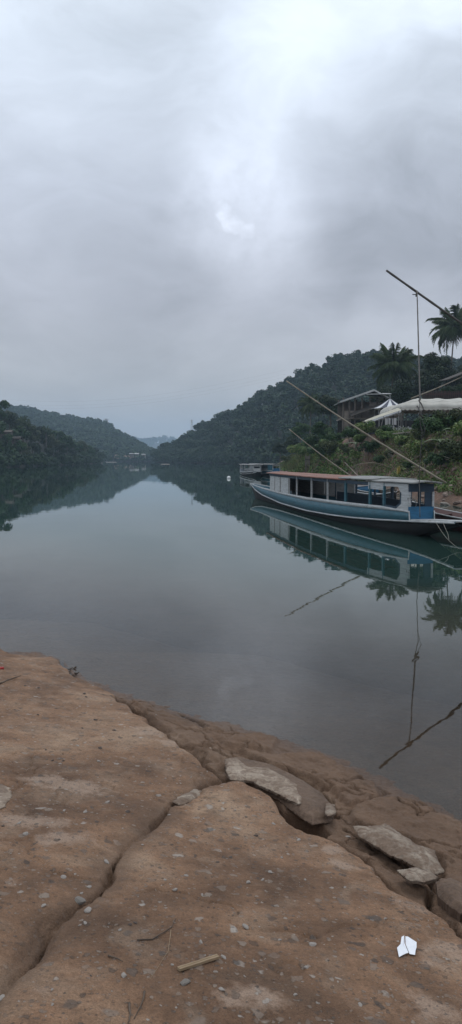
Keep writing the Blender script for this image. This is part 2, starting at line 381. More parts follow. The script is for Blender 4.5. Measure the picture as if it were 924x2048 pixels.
def water_material():
    t = NT('river_water'); v = t.pos()
    s = t.n('ShaderNodeSeparateXYZ', {0: v})
    a = t.n('ShaderNodeTexNoise', {'Vector': v, 'Scale': 1.3, 'Detail': 3, 'Roughness': .5}).outputs['Fac']
    b = t.n('ShaderNodeTexNoise', {'Vector': v, 'Scale': .16, 'Detail': 2, 'Roughness': .5}).outputs['Fac']
    h = t.math('ADD', t.math('MULTIPLY', a, .30), t.math('MULTIPLY', b, .9))
    bump = t.n('ShaderNodeBump', {'Height': h, 'Strength': .30, 'Distance': .012})
    off = t.n('ShaderNodeTexNoise', {'Vector': v, 'Scale': .8, 'Detail': 4}).outputs['Fac']
    d = t.math('MULTIPLY', t.math('SUBTRACT', t.math('ADD', s.outputs[0], s.outputs[1]), 7.0), .1424)
    d = t.math('ADD', d, t.math('MULTIPLY', t.math('SUBTRACT', off, .5), .10))
    murk = t.n('ShaderNodeMapRange', {0: d, 1: -.02, 2: 1.35, 3: .06, 4: .985}, interpolation_type='SMOOTHSTEP').outputs[0]
    silt = t.mix(t.n('ShaderNodeMapRange', {0: d, 1: 0.1, 2: 1.9}).outputs[0], (.088, .060, .040), (.020, .044, .038))
    dif = t.n('ShaderNodeBsdfDiffuse', {'Color': silt})
    tr = t.n('ShaderNodeBsdfTransparent', {'Color': (.80, .80, .72, 1)})
    body = t.n('ShaderNodeMixShader', {0: murk, 1: tr.outputs[0], 2: dif.outputs[0]})
    gl = t.n('ShaderNodeBsdfGlossy', {'Roughness': .012, 'Color': (.94, .96, .95, 1), 'Normal': bump.outputs[0]})
    fr = t.n('ShaderNodeFresnel', {'IOR': 1.333, 'Normal': bump.outputs[0]})
    mx = t.n('ShaderNodeMixShader', {0: fr.outputs[0], 1: body.outputs[0], 2: gl.outputs[0]})
    t.L.new(mx.outputs[0], t.N['Material Output'].inputs['Surface']); return t.m
M['water'] = water_material()

# ------------------------------------------------------------------ water, river bed
def sheet(name, x0, x1, y0, y1, z, m, label):
    o = MB().quad((x0, y0, z), (x1, y0, z), (x1, y1, z), (x0, y1, z)).build(name, m)
    return tag(o, kind='structure', label=label)
sheet('river_bed', -3400, 3400, -300, 4600, -2.6, M['bank'], 'muddy bed of the river under the water')
sheet('river', -3400, 3400, -300, 4600, 0.0, M['water'], 'calm grey green river mirroring the hills and cloudy sky')

# ------------------------------------------------------------------ the broken concrete ramp in the foreground
SL = .2014; VS = 4.96; LIFT = .055
def onslab(px, py, lift=LIFT):                       # sight line meets the slab plane
    d = ray(px, py); k = SL/math.sqrt(2)             # z = SL*VS + lift - k*(x+y)
    t = (SL*VS+lift-H0)/(d.z+k*(d.x+d.y)); return (d.x*t, d.y*t)
def S(pts, lift=LIFT): return [onslab(*p, lift) for p in pts]
shore_px = [(-200, 1296), (0, 1302), (90, 1306), (140, 1334), (180, 1358), (250, 1384), (330, 1410), (430, 1440), (540, 1470), (620, 1497), (690, 1522), (745, 1548), (790, 1582), (850, 1606), (924, 1640), (1060, 1710)]
sh = np.array([[*W(*p)[:2]] for p in shore_px]); su = (sh[:, 0]-sh[:, 1])/math.sqrt(2); sv = (sh[:, 0]+sh[:, 1])/math.sqrt(2)
o_ = np.argsort(su); su = su[o_]; sv = sv[o_]
edgeA = [(118, 1322), (132, 1332), (158, 1352), (200, 1370), (240, 1392), (262, 1412), (300, 1437), (322, 1456), (345, 1475), (385, 1506), (415, 1530), (452, 1552)]
joint = [(452, 1556), (425, 1560), (395, 1578), (350, 1602), (315, 1640), (275, 1672), (238, 1712), (215, 1760), (178, 1790), (120, 1825), (80, 1862), (45, 1925), (0, 1990), (-60, 2080)]
edgeB = [(455, 1558), (500, 1566), (540, 1586), (566, 1606), (585, 1638), (625, 1654), (660, 1662), (695, 1676), (735, 1702), (768, 1742), (815, 1772), (868, 1796), (905, 1832), (960, 1880), (1080, 1990), (1300, 2300)]
A = S(edgeA); J = S(joint); B = S(edgeB)
polyA = [(-14, 10.5), (-9.3, 15.2), (-5.2, 12.0)] + S([(20, 1310), (90, 1312)]) + A + J + [(-1.2, .5), (-2, -4), (-12, -4)]
polyB = J[::-1] + B + [(6, -4), (-2, -4), (-1.2, .5)]
ledges = [(.055, S([(470, 1500), (540, 1505), (640, 1515), (700, 1540), (752, 1566), (770, 1588), (742, 1602), (700, 1604), (668, 1580), (610, 1552), (540, 1530)], .03)),
          (.03, S([(255, 1398), (330, 1420), (390, 1442), (440, 1490), (446, 1530), (390, 1500), (330, 1452)], .03)),
          (.05, S([(790, 1590), (850, 1606), (940, 1650), (960, 1790), (890, 1760), (880, 1700), (760, 1650), (700, 1640), (700, 1610)], .03)),
          (.035, S([(400, 1452), (500, 1470), (560, 1480), (545, 1500), (450, 1496)], .03))]
cracks = [  # polyline, half width, depth
    (S([(118, 1318), (135, 1335), (160, 1352)]), .030, .10), (S(edgeA[4:], .05), .055, .13), (S(edgeA[:5], .05), .012, .03),
    (S([(240, 1392), (290, 1400), (345, 1412), (385, 1425)], .02), .018, .05), (S([(365, 1425), (400, 1442), (408, 1450)], .02), .03, .05),
    (S([(420, 1465), (450, 1478), (500, 1475)], .02), .014, .03), (S([(330, 1440), (400, 1468), (440, 1510)], .02), .010, .025),
    (S(edgeB[1:], .05), .045, .12), (S([(500, 1516), (560, 1532), (620, 1560), (660, 1590), (672, 1622)], .03), .018, .07),
    (S([(755, 1600), (790, 1590), (800, 1610), (830, 1622)], .02), .012, .04), (S([(690, 1640), (720, 1655), (790, 1690), (860, 1730), (880, 1760)], .03), .02, .06),
    (S([(0, 1612), (22, 1585), (60, 1560), (75, 1535)]), .006, .012), (S([(0, 1368), (40, 1354)]), .010, .02), (S([(855, 1755), (868, 1800)], .03), .02, .08),
    (S([(452, 1556), (425, 1560), (395, 1578), (350, 1602)]), .016, .06),
    (S([(20, 1252), (80, 1275), (120, 1290)], -.2), .03, .03), (S([(570, 1440), (660, 1450), (760, 1478), (840, 1492)], -.25), .05, .05), (S([(370, 1410), (440, 1425), (520, 1448)], -.1), .03, .02)]
holes = [(S([(560, 1600), (612, 1612), (660, 1640), (645, 1656), (592, 1646)]), .30)]
def ramp_height(X, Y):
    u = (X-Y)/math.sqrt(2); v = (X+Y)/math.sqrt(2)
    vs = np.interp(u, su, sv)
    vs = np.where(v < 3, VS + (vs-VS)*sstep(1.5, 3, v), vs)
    jit = fbm(X*5, Y*5, 5, 1, .6)*.055
    lo = SL*(vs-v)
    z = SL*(VS-v)*1.0 + (lo-SL*(VS-v))*sstep(2.2, 4.2, v)
    dA = sdist(X, Y, polyA)+jit*.7; dB = sdist(X, Y, polyB)+jit*.7
    inA = sstep(-.006, .016, dA); inB = sstep(-.006, .016, dB); s = np.maximum(inA, inB)
    dJ = dist_line(X, Y, J[3:]); s = np.maximum(s, np.clip(4*np.exp(-(dJ/.13)**2), 0, 1))
    lift = LIFT*s
    nearwater = sstep(0.0, .06, lo)
    liftA = lift*np.where(u < -8.2, np.clip(lo/.12, 0, 1), 1.0)
    z = z + liftA
    low = 1-s; jd = dist_line(X+fbm(X*4, Y*4, 5, 141, .6)*.11, Y+fbm(X*4, Y*4, 5, 161, .6)*.11, J)
    z = z + fbm(X*.9, Y*.9, 4, 5)*.04*(1-.4*low) + fbm(X*7, Y*7, 5, 9, .65)*(.020+.040*low) + fbm(X*2.5, Y*2.5, 4, 19, .6)*.02
    # broken strata of the low part
    st = fbm(X*2.4+Y*.5, Y*2.4, 5, 21, .55)*9; st = (np.floor(st)+sstep(.72, .98, st-np.floor(st)))/9
    z = z + st*.10*low*nearwater
    for h, poly in ledges:
        z = z + h*sstep(-.01, .035, sdist(X, Y, poly)+jit*.9)*low
    Xw = X+fbm(X*6, Y*6, 5, 101, .6)*.075; Yw = Y+fbm(X*6, Y*6, 5, 121, .6)*.075
    for pl, w, dp in cracks:
        d = dist_line(Xw, Yw, pl); ww = w*(.30+.85*vn(X*6, Y*6, 31))
        z = z - 1.25*dp*np.exp(-(d/ww)**2)
    rc = np.abs(fbm(X*1.3, Y*1.3+4, 5, 77, .6)); z = z - .045*low*nearwater*np.exp(-(rc/.009)**2)
    rc = np.abs(fbm(X*.55+3, Y*.55, 5, 87, .6)); z = z - .012*(1-low)*np.exp(-(rc/.003)**2)
    # the worn muddy joint between both slabs
    d = jd; g1 = vn(X*3, Y*3, 8); z = z - (.006+.022*g1)*np.exp(-(d/(.05+.09*vn(X*5, Y*5, 14)))**2) - .022*sstep(.35, .7, g1)*np.exp(-(np.maximum(d-.03, 0)/.018)**2)
    jn = vn(X*4, Y*4, 61); z = z - (.012+.055*sstep(.3, .75, jn))*np.exp(-((jd-0)/(.005+.016*vn(X*9, Y*9, 62)))**2)
    mud = np.clip(.95*np.exp(-(jd/(.04+.08*jn))**2), 0, 1)
    for poly, dp in holes: z = z - dp*sstep(-.02, .05, sdist(X, Y, poly))
    return z, np.maximum(low, mud), u, v
def blobs(X, Y, lst):
    p = np.zeros(X.shape)
    for (px, py, r, a, asp) in lst:
        x, y = onslab(px, py); p = np.maximum(p, a*np.exp(-(((X-x)/(r*asp))**2+((Y-y)/r)**2)))
    return p
def build_ramp():
    us = [2.6]
    while us[-1] > -14: us.append(us[-1]-.0040*max(abs(us[-1]), 2.6))
    vs = [-2.5]
    while vs[-1] < 9.5: vs.append(vs[-1] + (.0105 if 1.0 < vs[-1] < 5.4 else .04))
    U, V_ = np.meshgrid(np.array(us), np.array(vs), indexing='ij')
    X = (U+V_)/math.sqrt(2); Y = (V_-U)/math.sqrt(2)
    Z, low, u, v = ramp_height(X, Y)
    n, m = X.shape; idx = np.arange(n*m).reshape(n, m)
    Fa = np.stack([idx[:-1, :-1], idx[:-1, 1:], idx[1:, 1:], idx[1:, :-1]], -1).reshape(-1, 4)
    me = mesh_np('boat_ramp', np.stack([X, Y, Z], -1).reshape(-1, 3), Fa, True)
    pale = blobs(X, Y, [(140, 1570, .20, .75, 2.0), (0, 1590, .12, 1.0, .8), (300, 1465, .35, .62, .8), (340, 1490, .2, .7, .8), (60, 1640, .2, .55, 2), (130, 1680, .18, .6, 1.4),
                        (660, 1690, .10, .8, 1), (690, 1725, .12, .7, 1), (880, 1900, .25, .6, 1), (800, 1800, .2, .5, 1.4), (500, 2000, .15, .6, 1.6), (850, 2020, .2, .6, 1.2), (40, 1770, .12, .5, 1.2), (90, 1980, .1, .5, 1)])
    for nm, a in (('pale', pale), ('low', low)):
        at = me.attributes.new(nm, 'FLOAT', 'POINT'); at.data.foreach_set('value', a.ravel().astype(np.float32))
    return tag(link('boat_ramp', me, M['ramp']), kind='structure', label='cracked muddy concrete boat ramp sloping into the river')
build_ramp()
def rz_(x, y): return float(ramp_height(np.array([x]), np.array([y]))[0][0])
def on_ramp(px, py, up=0):
    x, y = onslab(px, py)
    for _ in range(4):
        z = rz_(x, y); d = ray(px, py); t = (z-H0)/d.z; x, y = d.x*t, d.y*t
    return Vector((x, y, z+up))
def sample_h(xs, ys): return ramp_height(np.asarray(xs, float), np.asarray(ys, float))[0]

# ------------------------------------------------------------------ loose pieces on the ramp
xs_step = lambda X: float(X[1, 0]-X[0, 0])
ys_step = lambda Y: float(Y[0, 1]-Y[0, 0])
def chunk(name, px, top, thick, m, label, cat, tilt=(0, 0), rough=.02, parent=None, res=.007, group=None, dome=.02, under=.93):
    """a broken plate: outline on the ground, domed rough top, ragged skirt"""
    poly = S(px, top); xs = [p[0] for p in poly]; ys = [p[1] for p in poly]
    cx, cy = sum(xs)/len(xs), sum(ys)/len(ys)
    nx = int((max(xs)-min(xs)+.06)/res)+2; ny = int((max(ys)-min(ys)+.06)/res)+2
    X, Y = np.meshgrid(np.linspace(min(xs)-.03, max(xs)+.03, nx), np.linspace(min(ys)-.03, max(ys)+.03, ny), indexing='ij')
    sdv = sdist(X, Y, poly) + fbm(X*14, Y*14, 4, 2, .6)*.03
    Zt = SL*VS+top-SL*(X+Y)/math.sqrt(2) + tilt[0]*(X-cx) + tilt[1]*(Y-cy)
    Zt = Zt + dome*sstep(0, .12, sdv) + fbm(X*9, Y*9, 5, 4, .6)*rough
    Z = Zt - min(.03, thick*.4)*(1-sstep(0, .035, sdv))
    keep = sdv > 0; g0, g1 = np.gradient(sdv, xs_step(X), ys_step(Y)); gl = np.hypot(g0, g1)+1e-6; near = keep & (sdv < res*1.5)
    X = np.where(near, X-g0/gl*sdv*.85, X); Y = np.where(near, Y-g1/gl*sdv*.85, Y)
    n, mm = X.shape; idx = np.arange(n*mm).reshape(n, mm)
    Fa = np.stack([idx[:-1, :-1], idx[1:, :-1], idx[1:, 1:], idx[:-1, 1:]], -1).reshape(-1, 4)
    Fa = Fa[keep.ravel()[Fa].all(1)]
    # closed underside
    V0 = np.stack([X-cx, Y-cy, Z], -1).reshape(-1, 3); V1 = V0.copy(); V1[:, 2] = (Zt-thick).ravel(); V1[:, :2] *= under
    used = np.unique(Fa); re = -np.ones(n*mm, int); re[used] = np.arange(len(used)); Ft = re[Fa]; k = len(used)
    ed = {}
    for q in Ft:
        for a, b in zip(q, np.roll(q, -1)):
            if (b, a) in ed: del ed[(b, a)]
            else: ed[(a, b)] = 1
    side = np.array([(b, a, a+k, b+k) for a, b in ed]) if ed else np.zeros((0, 4), int)
    zb = float(Z.ravel()[used].min())
    me = mesh_np(name, np.vstack([V0[used], V1[used]])-np.array([0, 0, zb]), np.vstack([Ft, Ft[:, ::-1]+k, side]), False)
    me.polygons.foreach_set('use_smooth', np.concatenate([np.ones(len(Ft), bool), np.zeros(len(Ft)+len(side), bool)]))
    o = link(name, me, m)
    loc = Vector((cx, cy, zb))
    if parent is not None: o.parent = parent; loc = loc-parent.location
    o.location = loc
    if parent is None: tag(o, label, cat, group)
    return o
big = chunk('concrete_chunk', [(448, 1518), (475, 1516), (520, 1528), (565, 1540), (612, 1562), (650, 1588), (672, 1614), (664, 1634), (625, 1640), (590, 1620), (560, 1594), (520, 1574), (470, 1562), (452, 1548)], .035, .08, M['chunk'],
      'long muddy concrete block with pale broken crust, over the dark hole', 'concrete block', rough=.03, dome=.045, under=.72)
cr = chunk('broken_crust', [(449, 1516), (476, 1514), (500, 1530), (540, 1534), (575, 1552), (605, 1572), (614, 1598), (598, 1606), (572, 1592), (545, 1578), (500, 1560), (462, 1556), (452, 1540)], .076, .035, M['crust'], None, None, rough=.03, dome=.012, parent=big)
chunk('crust_patch', [(652, 1602), (668, 1606), (672, 1622), (655, 1630), (650, 1618)], .079, .025, M['crust_grey'], None, None, rough=.012, dome=.004, parent=big)
chunk('concrete_slab', [(702, 1652), (735, 1655), (770, 1652), (800, 1668), (835, 1688), (870, 1700), (890, 1736), (868, 1738), (830, 1722), (790, 1706), (750, 1686), (715, 1668)], .032, .03, M['crust_grey'],
      'grey tilted slab of broken concrete near the right edge', 'concrete slab', tilt=(.02, .10), rough=.03)
chunk('concrete_slab', [(795, 1736), (830, 1730), (862, 1742), (878, 1752), (850, 1760), (818, 1757)], .04, .03, M['crust_grey'],
      'small flat grey concrete piece below the tilted slab', 'concrete slab', rough=.012)
chunk('concrete_slab', [(872, 1754), (900, 1750), (935, 1768), (960, 1810), (930, 1822), (900, 1802), (876, 1782)], .05, .09, M['chunk'],
      'brown mud coated concrete slab cut by the right picture edge', 'concrete slab', rough=.03)
chunk('concrete_slab', [(342, 1600), (360, 1588), (388, 1576), (404, 1578), (392, 1594), (362, 1608)], .058, .03, M['crust_grey'],
      'narrow grey stone lying in the joint between the two ramp slabs', 'stone', rough=.01, dome=.006)
chunk('concrete_slab', [(408, 1486), (422, 1484), (436, 1492), (440, 1502), (426, 1504), (414, 1496)], .035, .02, M['crust'],
      'small pale flat stone uphill of the waterline beside the long crack', 'stone', rough=.008, dome=.004)
chunk('concrete_slab', [(-30, 1572), (0, 1566), (20, 1574), (22, 1592), (8, 1612), (-20, 1630), (-60, 1620)], .066, .012, M['crust'],
      'pale grey worn concrete plate at the left picture edge', 'concrete slab', rough=.006, dome=.004)

def drop(px, py): return on_ramp(px, py)
# bamboo stick
a, b = drop(357, 1943), drop(436, 1917)
root = empty('bamboo_stick', (a+b)/2+Vector((0, 0, .004)), math.atan2(b.y-a.y, b.x-a.x), label='short split bamboo stick lying on the ramp near the bottom', cat='stick')
L_ = (b-a).length
mb = MB(); n = 12; A1 = []; 
prof = [(-.009, 0), (.009, 0), (.010, .009), (.004, .0095), (.002, .007), (-.003, .009), (-.009, .010)]
for i in range(n+1):
    x = -L_/2+L_*i/n; w = 1+.03*math.sin(i*1.7)
    mb.v += [(x, p[0]*w, p[1]*w + .0004*math.sin(i*.9)) for p in prof]
k = len(prof)
for i in range(n):
    for j in range(k): mb.f.append((i*k+j, i*k+(j+1) % k, (i+1)*k+(j+1) % k, (i+1)*k+j))
mb.f.append(tuple(range(k))); mb.f.append(tuple(n*k+j for j in range(k-1, -1, -1)))
st = mb.build('shaft', M['stick'], root); st.rotation_euler = (0, math.atan2(-(b.z-a.z), L_), 0)
# torn paper
def paper():
    pc = drop(815, 1903)
    root = empty('torn_paper', pc+Vector((0, 0, .006)), 0, label='torn white paper scrap with a dark crease lying on the ramp', cat='paper')
    def g(px, py, up): 
        q = onslab(px, py, .1); q2 = drop(px, py); return Vector((q2.x-pc.x, q2.y-pc.y, q2.z-pc.z+up))
    for pts in ([(803, 1886, .022), (808, 1885, .026), (809, 1895, .012), (817, 1911, .006), (812, 1911.5, .004), (804, 1914, .001), (798, 1917, 0), (794, 1901, .006), (801, 1897, .014)],
                [(810.5, 1886, .024), (815, 1887, .026), (833, 1894, .016), (833, 1903, .012), (831, 1906, .006), (830, 1913, .001), (819, 1912, .003), (811, 1895, .010)]):
        v = [g(*p) for p in pts]; c = sum(v, Vector())/len(v)+Vector((0, 0, .003))
        m_ = MB(); m_.add(v+[c], [(i, (i+1) % len(v), len(v)) for i in range(len(v))])
        m_.build('paper_half', M['paper'], root, solid=.0008)
paper()
# twigs and debris
def twig(pts, r, label, name='twig', m='twig', up=.004):
    w = [drop(*p)+Vector((0, 0, up)) for p in pts]; 
    q = []
    for i in range(len(w)-1):
        for t in (0, .33, .66): q.append(w[i].lerp(w[i+1], t)+Vector((random.uniform(-1, 1), random.uniform(-1, 1), random.uniform(0, 1)))*.002)
    q.append(w[-1]); c = w[0].copy(); rr = [r*(1-.6*i/(len(q)-1)) for i in range(len(q))]
    o = MB().tube([x-c for x in q], rr, 6).build(name, M[m], smooth=True); o.location = c
    return tag(o, label, 'twig')
twig([(275, 1882), (305, 1880), (330, 1866), (343, 1856), (352, 1838)], .003, 'long curved rootlet left of the bamboo stick')
twig([(216, 1913), (235, 1920), (246, 1925)], .0035, 'short dark twig lying left of the bamboo stick')
twig([(290, 1985), (283, 2010), (268, 2040)], .0035, 'twig fragment at the bottom edge of the ramp')
twig([(258, 2010), (262, 2030), (256, 2048)], .0045, 'dark stub of root at the bottom edge')
twig([(0, 1368), (18, 1360), (42, 1352)], .008, 'dark twig lying at the left edge near the water')
twig([(342, 1862), (336, 1905), (300, 1960)], .0015, 'hair thin pale fibre crossing the ramp left of the stick', m='stick')
for i, (px, py) in enumerate([(122, 1326), (140, 1340), (152, 1350), (160, 1356), (148, 1338)]):
    p = drop(px, py); me_ = None
    m_ = MB()
    for k in range(7):
        a = random.uniform(0, 6.3); e = random.uniform(.1, .9); r_ = random.uniform(.02, .045)
        m_.tube([(0, 0, 0), (math.cos(a)*r_, math.sin(a)*r_, e*.04)], [.006, .003], 5)
    o = m_.build('root_clump', M['twig']); o.location = p+Vector((0, 0, .008)); tag(o, 'dark clump of roots in the crack by the waterline', 'roots', 'root clumps in the crack by the water')

def pebble_mesh(seed, sub=2):
    import bmesh
    bm = bmesh.new(); bmesh.ops.create_icosphere(bm, subdivisions=sub, radius=1)
    r = random.Random(seed); dirs = [Vector((r.uniform(-1, 1), r.uniform(-1, 1), r.uniform(-1, 1))).normalized() for _ in range(7)]
    for v in bm.verts:
        for d in dirs:
            q = v.co.dot(d)-.62
            if q > 0: v.co -= d*q*.85
        v.co *= r.uniform(.95, 1.05); v.co.z *= .55
    me = bpy.data.meshes.new('pebble'); bm.to_mesh(me); bm.free(); return me
PM = [pebble_mesh(i) for i in range(6)]
PMd = [m.copy() for m in PM]
for m in PM: m.materials.append(M['pebble'])
for m in PMd: m.materials.append(M['pebble_dark'])
def pebble(px, py, w, dark=False, label=None, group=None):
    p = drop(px, py); dist = (p-Vector((0, 0, H0))).length
    r = w/2*dist/F*.95
    o = bpy.data.objects.new('pebble', random.choice(PMd if dark else PM)); COL.objects.link(o)
    o.location = p+Vector((0, 0, r*.12)); o.rotation_euler = (random.uniform(-.2, .2), random.uniform(-.2, .2), random.uniform(0, 6.3)); s_ = random.uniform(.55, .85)
    o.scale = (r, r*s_, r*.8)
    if label:
        o.data = PM[1].copy(); o.data.materials.clear(); o.data.materials.append(M['rock_grey'])
        return tag(o, label, 'stone')
    tag(o, label or ('dark crumb of earth scattered on the muddy ramp' if dark else 'pale pebble scattered on the muddy ramp'), 'pebble', group or ('dark crumbs on the ramp' if dark else 'pale pebbles on the ramp'))
for (px, py, w) in [(491, 1854, 17), (248, 1952, 17), (443, 1980, 15), (87, 1812, 12), (127, 1755, 13), (104, 1980, 8), (176, 1822, 22), (213, 1725, 16), (163, 1787, 9), (178, 1775, 12), (170, 1846, 12),
                    (372, 1752, 11), (330, 1760, 8), (404, 1790, 9), (407, 1637, 6), (470, 1620, 6), (491, 1612, 6), (547, 1648, 9), (597, 1680, 11), (563, 1715, 7), (696, 1675, 13), (402, 1885, 12), (626, 1890, 16),
                    (612, 1935, 12), (497, 1765, 14), (525, 1760, 10), (540, 1745, 12), (52, 1668, 14), (38, 1647, 12), (170, 1625, 11), (128, 1622, 10), (215, 1605, 12), (318, 1592, 12), (331, 1557, 6), (382, 1555, 6),
                    (338, 1630, 7), (155, 1492, 9), (198, 1523, 10), (120, 1528, 8), (186, 1371, 5), (210, 1368, 5), (223, 1410, 6), (312, 1430, 5), (303, 1910, 6), (447, 1915, 14), (720, 2010, 12), (105, 2010, 8),
                    (3, 1996, 16), (240, 1860, 9), (345, 1930, 8), (590, 1990, 10), (350, 1780, 13), (285, 1690, 7), (560, 1880, 9), (770, 1838, 9), (690, 1775, 8), (610, 1760, 9)]:
    pebble(px, py, w)
for (px, py, w) in [(104, 1522, 9), (126, 1522, 8), (92, 1500, 6), (191, 1440, 10), (165, 1457, 7), (228, 1461, 10), (168, 1388, 10), (172, 1394, 7), (50, 1372, 8), (77, 1376, 7), (200, 1497, 12), (30, 1420, 6), (76, 1430, 8),
                    (6, 1652, 8), (255, 1624, 12), (462, 1716, 12), (512, 1672, 12), (435, 1725, 9), (260, 1850, 10), (270, 1846, 10), (182, 1952, 6), (150, 1876, 7)]:
    pebble(px, py, w, True)
pebble(369, 1967, 25, label='round grey stone set in the ramp below the bamboo stick', group=None)
pebble(160, 1803, 28, label='grey stone wedged in the muddy joint at left', group=None)
p = drop(2, 1338); o = MB().box((0, 0, .01), (.06, .03, .02), .4).build('bottle_cap', M['red_plastic']); o.location = p; tag(o, 'bit of red plastic at the left picture edge by the water', 'litter')

# ------------------------------------------------------------------ terrain
SHORE = [(0.9, -60), (6.5, 0.5), (12.5, 14), (14.5, 28), (12.6, 38), (12.2, 48), (12.4, 62), (12.0, 78), (9.6, 98), (9.0, 120), (9.5, 142), (9.5, 165), (10.5, 200), (15, 240), (18, 300)]
shY = np.array([p[1] for p in SHORE]); shX = np.array([p[0] for p in SHORE])
def bank_height(X, Y):
    d = X - np.interp(Y, shY, shX) - fbm(Y*.15, Y*0+3, 3, 2)*2.2
    zt = np.interp(Y, [0, 15, 35, 50, 75, 90, 100, 115, 140, 180, 240], [1.2, 1.5, 3.6, 4.7, 5.0, 4.9, 4.5, 3.9, 2.9, 2.2, 2.0])
    run = np.interp(Y, [0, 40, 60, 90, 120, 200], [6, 6.5, 5.5, 4.5, 4.5, 5])
    z = np.where(d < 0, d*.45, zt*(.12*sstep(0, .8, d)+.88*sstep(.3, 1, d/run+.18)))
    z = z + np.clip(d-run-10, 0, 120)*np.interp(Y, [0, 60, 90], [.02, .10, .22])*sstep(40, 90, Y)
    z = z + fbm(X*.5, Y*.5, 4, 11)*.9*sstep(.5, 3, d) + fbm(X*2.2, Y*2.2, 3, 13)*.25*sstep(.3, 1.5, d)
    # level terrace under the tents
    flat = sstep(12.5, 14.5, X)*sstep(72, 75, Y)*sstep(93, 90, Y)*sstep(60, 55, X)
    z = z*(1-flat) + 5.15*flat
    return np.maximum(z, -2.7), d
def build_bank():
    xs = np.concatenate([np.arange(2, 40, .4), np.arange(40, 140, 3)]); ys = np.concatenate([np.arange(-40, 20, 1.5), np.arange(20, 110, .45), np.arange(110, 300, 1.2)])
    X, Y = np.meshgrid(xs, ys, indexing='ij'); Z, d = bank_height(X, Y)
    n, m = X.shape; idx = np.arange(n*m).reshape(n, m)
    Fa = np.stack([idx[:-1, :-1], idx[1:, :-1], idx[1:, 1:], idx[:-1, 1:]], -1).reshape(-1, 4)
    me = mesh_np('river_bank', np.stack([X, Y, Z], -1).reshape(-1, 3), Fa, True)
    tag(link('river_bank', me, M['bank']), kind='structure', label='steep red earth river bank on the right')
build_bank()
def bz(x, y): return float(bank_height(np.array([x]), np.array([y]))[0][0])

def hill(name, cols, m, label, n_up=26, back=1.6, seed=0, rough=2.5):
    """cols: (px, D_base, D_crest, y_crest); a sheet from the water over the crest and down behind"""
    px = np.array([c[0] for c in cols], float); xs = np.arange(px[0], px[-1]+.1, 6.0)
    Db = np.interp(xs, px, [c[1] for c in cols]); Dc = np.interp(xs, px, [c[2] for c in cols]); yc = np.interp(xs, px, [c[3] for c in cols])
    Hc = H0+(HOR-yc)/F*Dc
    ts = np.concatenate([np.linspace(0, 1, n_up), 1+np.linspace(0, 1, 12)[1:]])
    T, I = np.meshgrid(ts, np.arange(len(xs)), indexing='ij')
    D = np.where(T <= 1, Db[I]+(Dc-Db)[I]*np.minimum(T, 1), Dc[I]+(Dc-Db)[I]*(T-1)*back)
    Z = np.where(T <= 1, -1.5+(Hc[I]+1.5)*(1-(1-np.minimum(T, 1))**1.25), Hc[I]*(1-.9*(T-1)**1.6))
    X = (xs[I]-CX)/F*D
    Z = Z + fbm(X*.03, D*.03, 4, seed)*rough*2*np.clip(Z/12, 0, 1)
    n, mm = X.shape; idx = np.arange(n*mm).reshape(n, mm)
    Fa = np.stack([idx[:-1, :-1], idx[:-1, 1:], idx[1:, 1:], idx[1:, :-1]], -1).reshape(-1, 4)
    me = mesh_np(name, np.stack([X, D, Z], -1).reshape(-1, 3), Fa, True)
    tag(link(name, me, m), kind='structure', label=label)
    def at(pxv, t):
        i = np.interp(pxv, xs, np.arange(len(xs))); db = np.interp(pxv, xs, Db); dc = np.interp(pxv, xs, Dc); hc = np.interp(pxv, xs, Hc)
        D_ = np.where(t <= 1, db+(dc-db)*np.minimum(t, 1), dc+(dc-db)*(t-1)*back)
        Z_ = np.where(t <= 1, -1.5+(hc+1.5)*(1-(1-np.minimum(t, 1))**1.25), hc*(1-.9*(np.maximum(t, 1)-1)**1.6))
        X_ = (pxv-CX)/F*D_; Z_ = Z_ + fbm(X_*.03, D_*.03, 4, seed)*rough*2*np.clip(Z_/12, 0, 1)
        return np.stack([X_, D_, Z_], -1)
    return at
right_hill = hill('right_hill', [(309, 570, 585, 918), (318, 555, 580, 914), (350, 520, 560, 902), (390, 480, 540, 880), (440, 430, 520, 852), (500, 365, 490, 822), (560, 310, 470, 793), (600, 290, 460, 773), (650, 275, 450, 748),
                  (700, 265, 445, 735), (740, 260, 440, 730), (800, 255, 430, 738), (924, 240, 420, 745), (1100, 230, 400, 735), (1400, 220, 380, 780)], M['hill_soil'], 'forest floor of the hill on the right shore', seed=2, rough=2)
left_bank = hill('left_bank', [(-700, 150, 235, 700), (-300, 180, 265, 760), (-60, 215, 300, 822), (0, 226, 310, 832), (30, 240, 318, 856), (60, 260, 330, 868), (100, 290, 360, 880), (140, 330, 400, 894), (180, 400, 450, 905), (208, 480, 520, 916)],
                 M['hill_soil'], 'steep left river bank under the trees', seed=4, rough=1)
far_hill = hill('far_left_hill', [(-900, 600, 1100, 700), (-400, 600, 1080, 760), (-60, 610, 1050, 808), (25, 620, 1040, 822), (60, 630, 1030, 828), (100, 640, 1020, 836), (150, 650, 1000, 846), (200, 660, 980, 853), (240, 680, 950, 876),
                 (275, 700, 900, 898), (295, 720, 860, 912), (312, 750, 820, 917)], M['hill_soil'], 'hazy forested hill beyond the left bank', seed=6, rough=3, n_up=40)
farthest = hill('farthest_hill', [(-600, 2300, 3000, 840), (150, 2400, 3100, 872), (285, 2400, 3100, 884), (312, 2400, 3100, 886), (335, 2400, 3100, 883), (380, 2400, 3100, 890), (700, 2300, 3000, 860), (1500, 2200, 2900, 820)],
                M['hill_soil'], 'faint blue hill at the end of the valley', seed=8, rough=6)

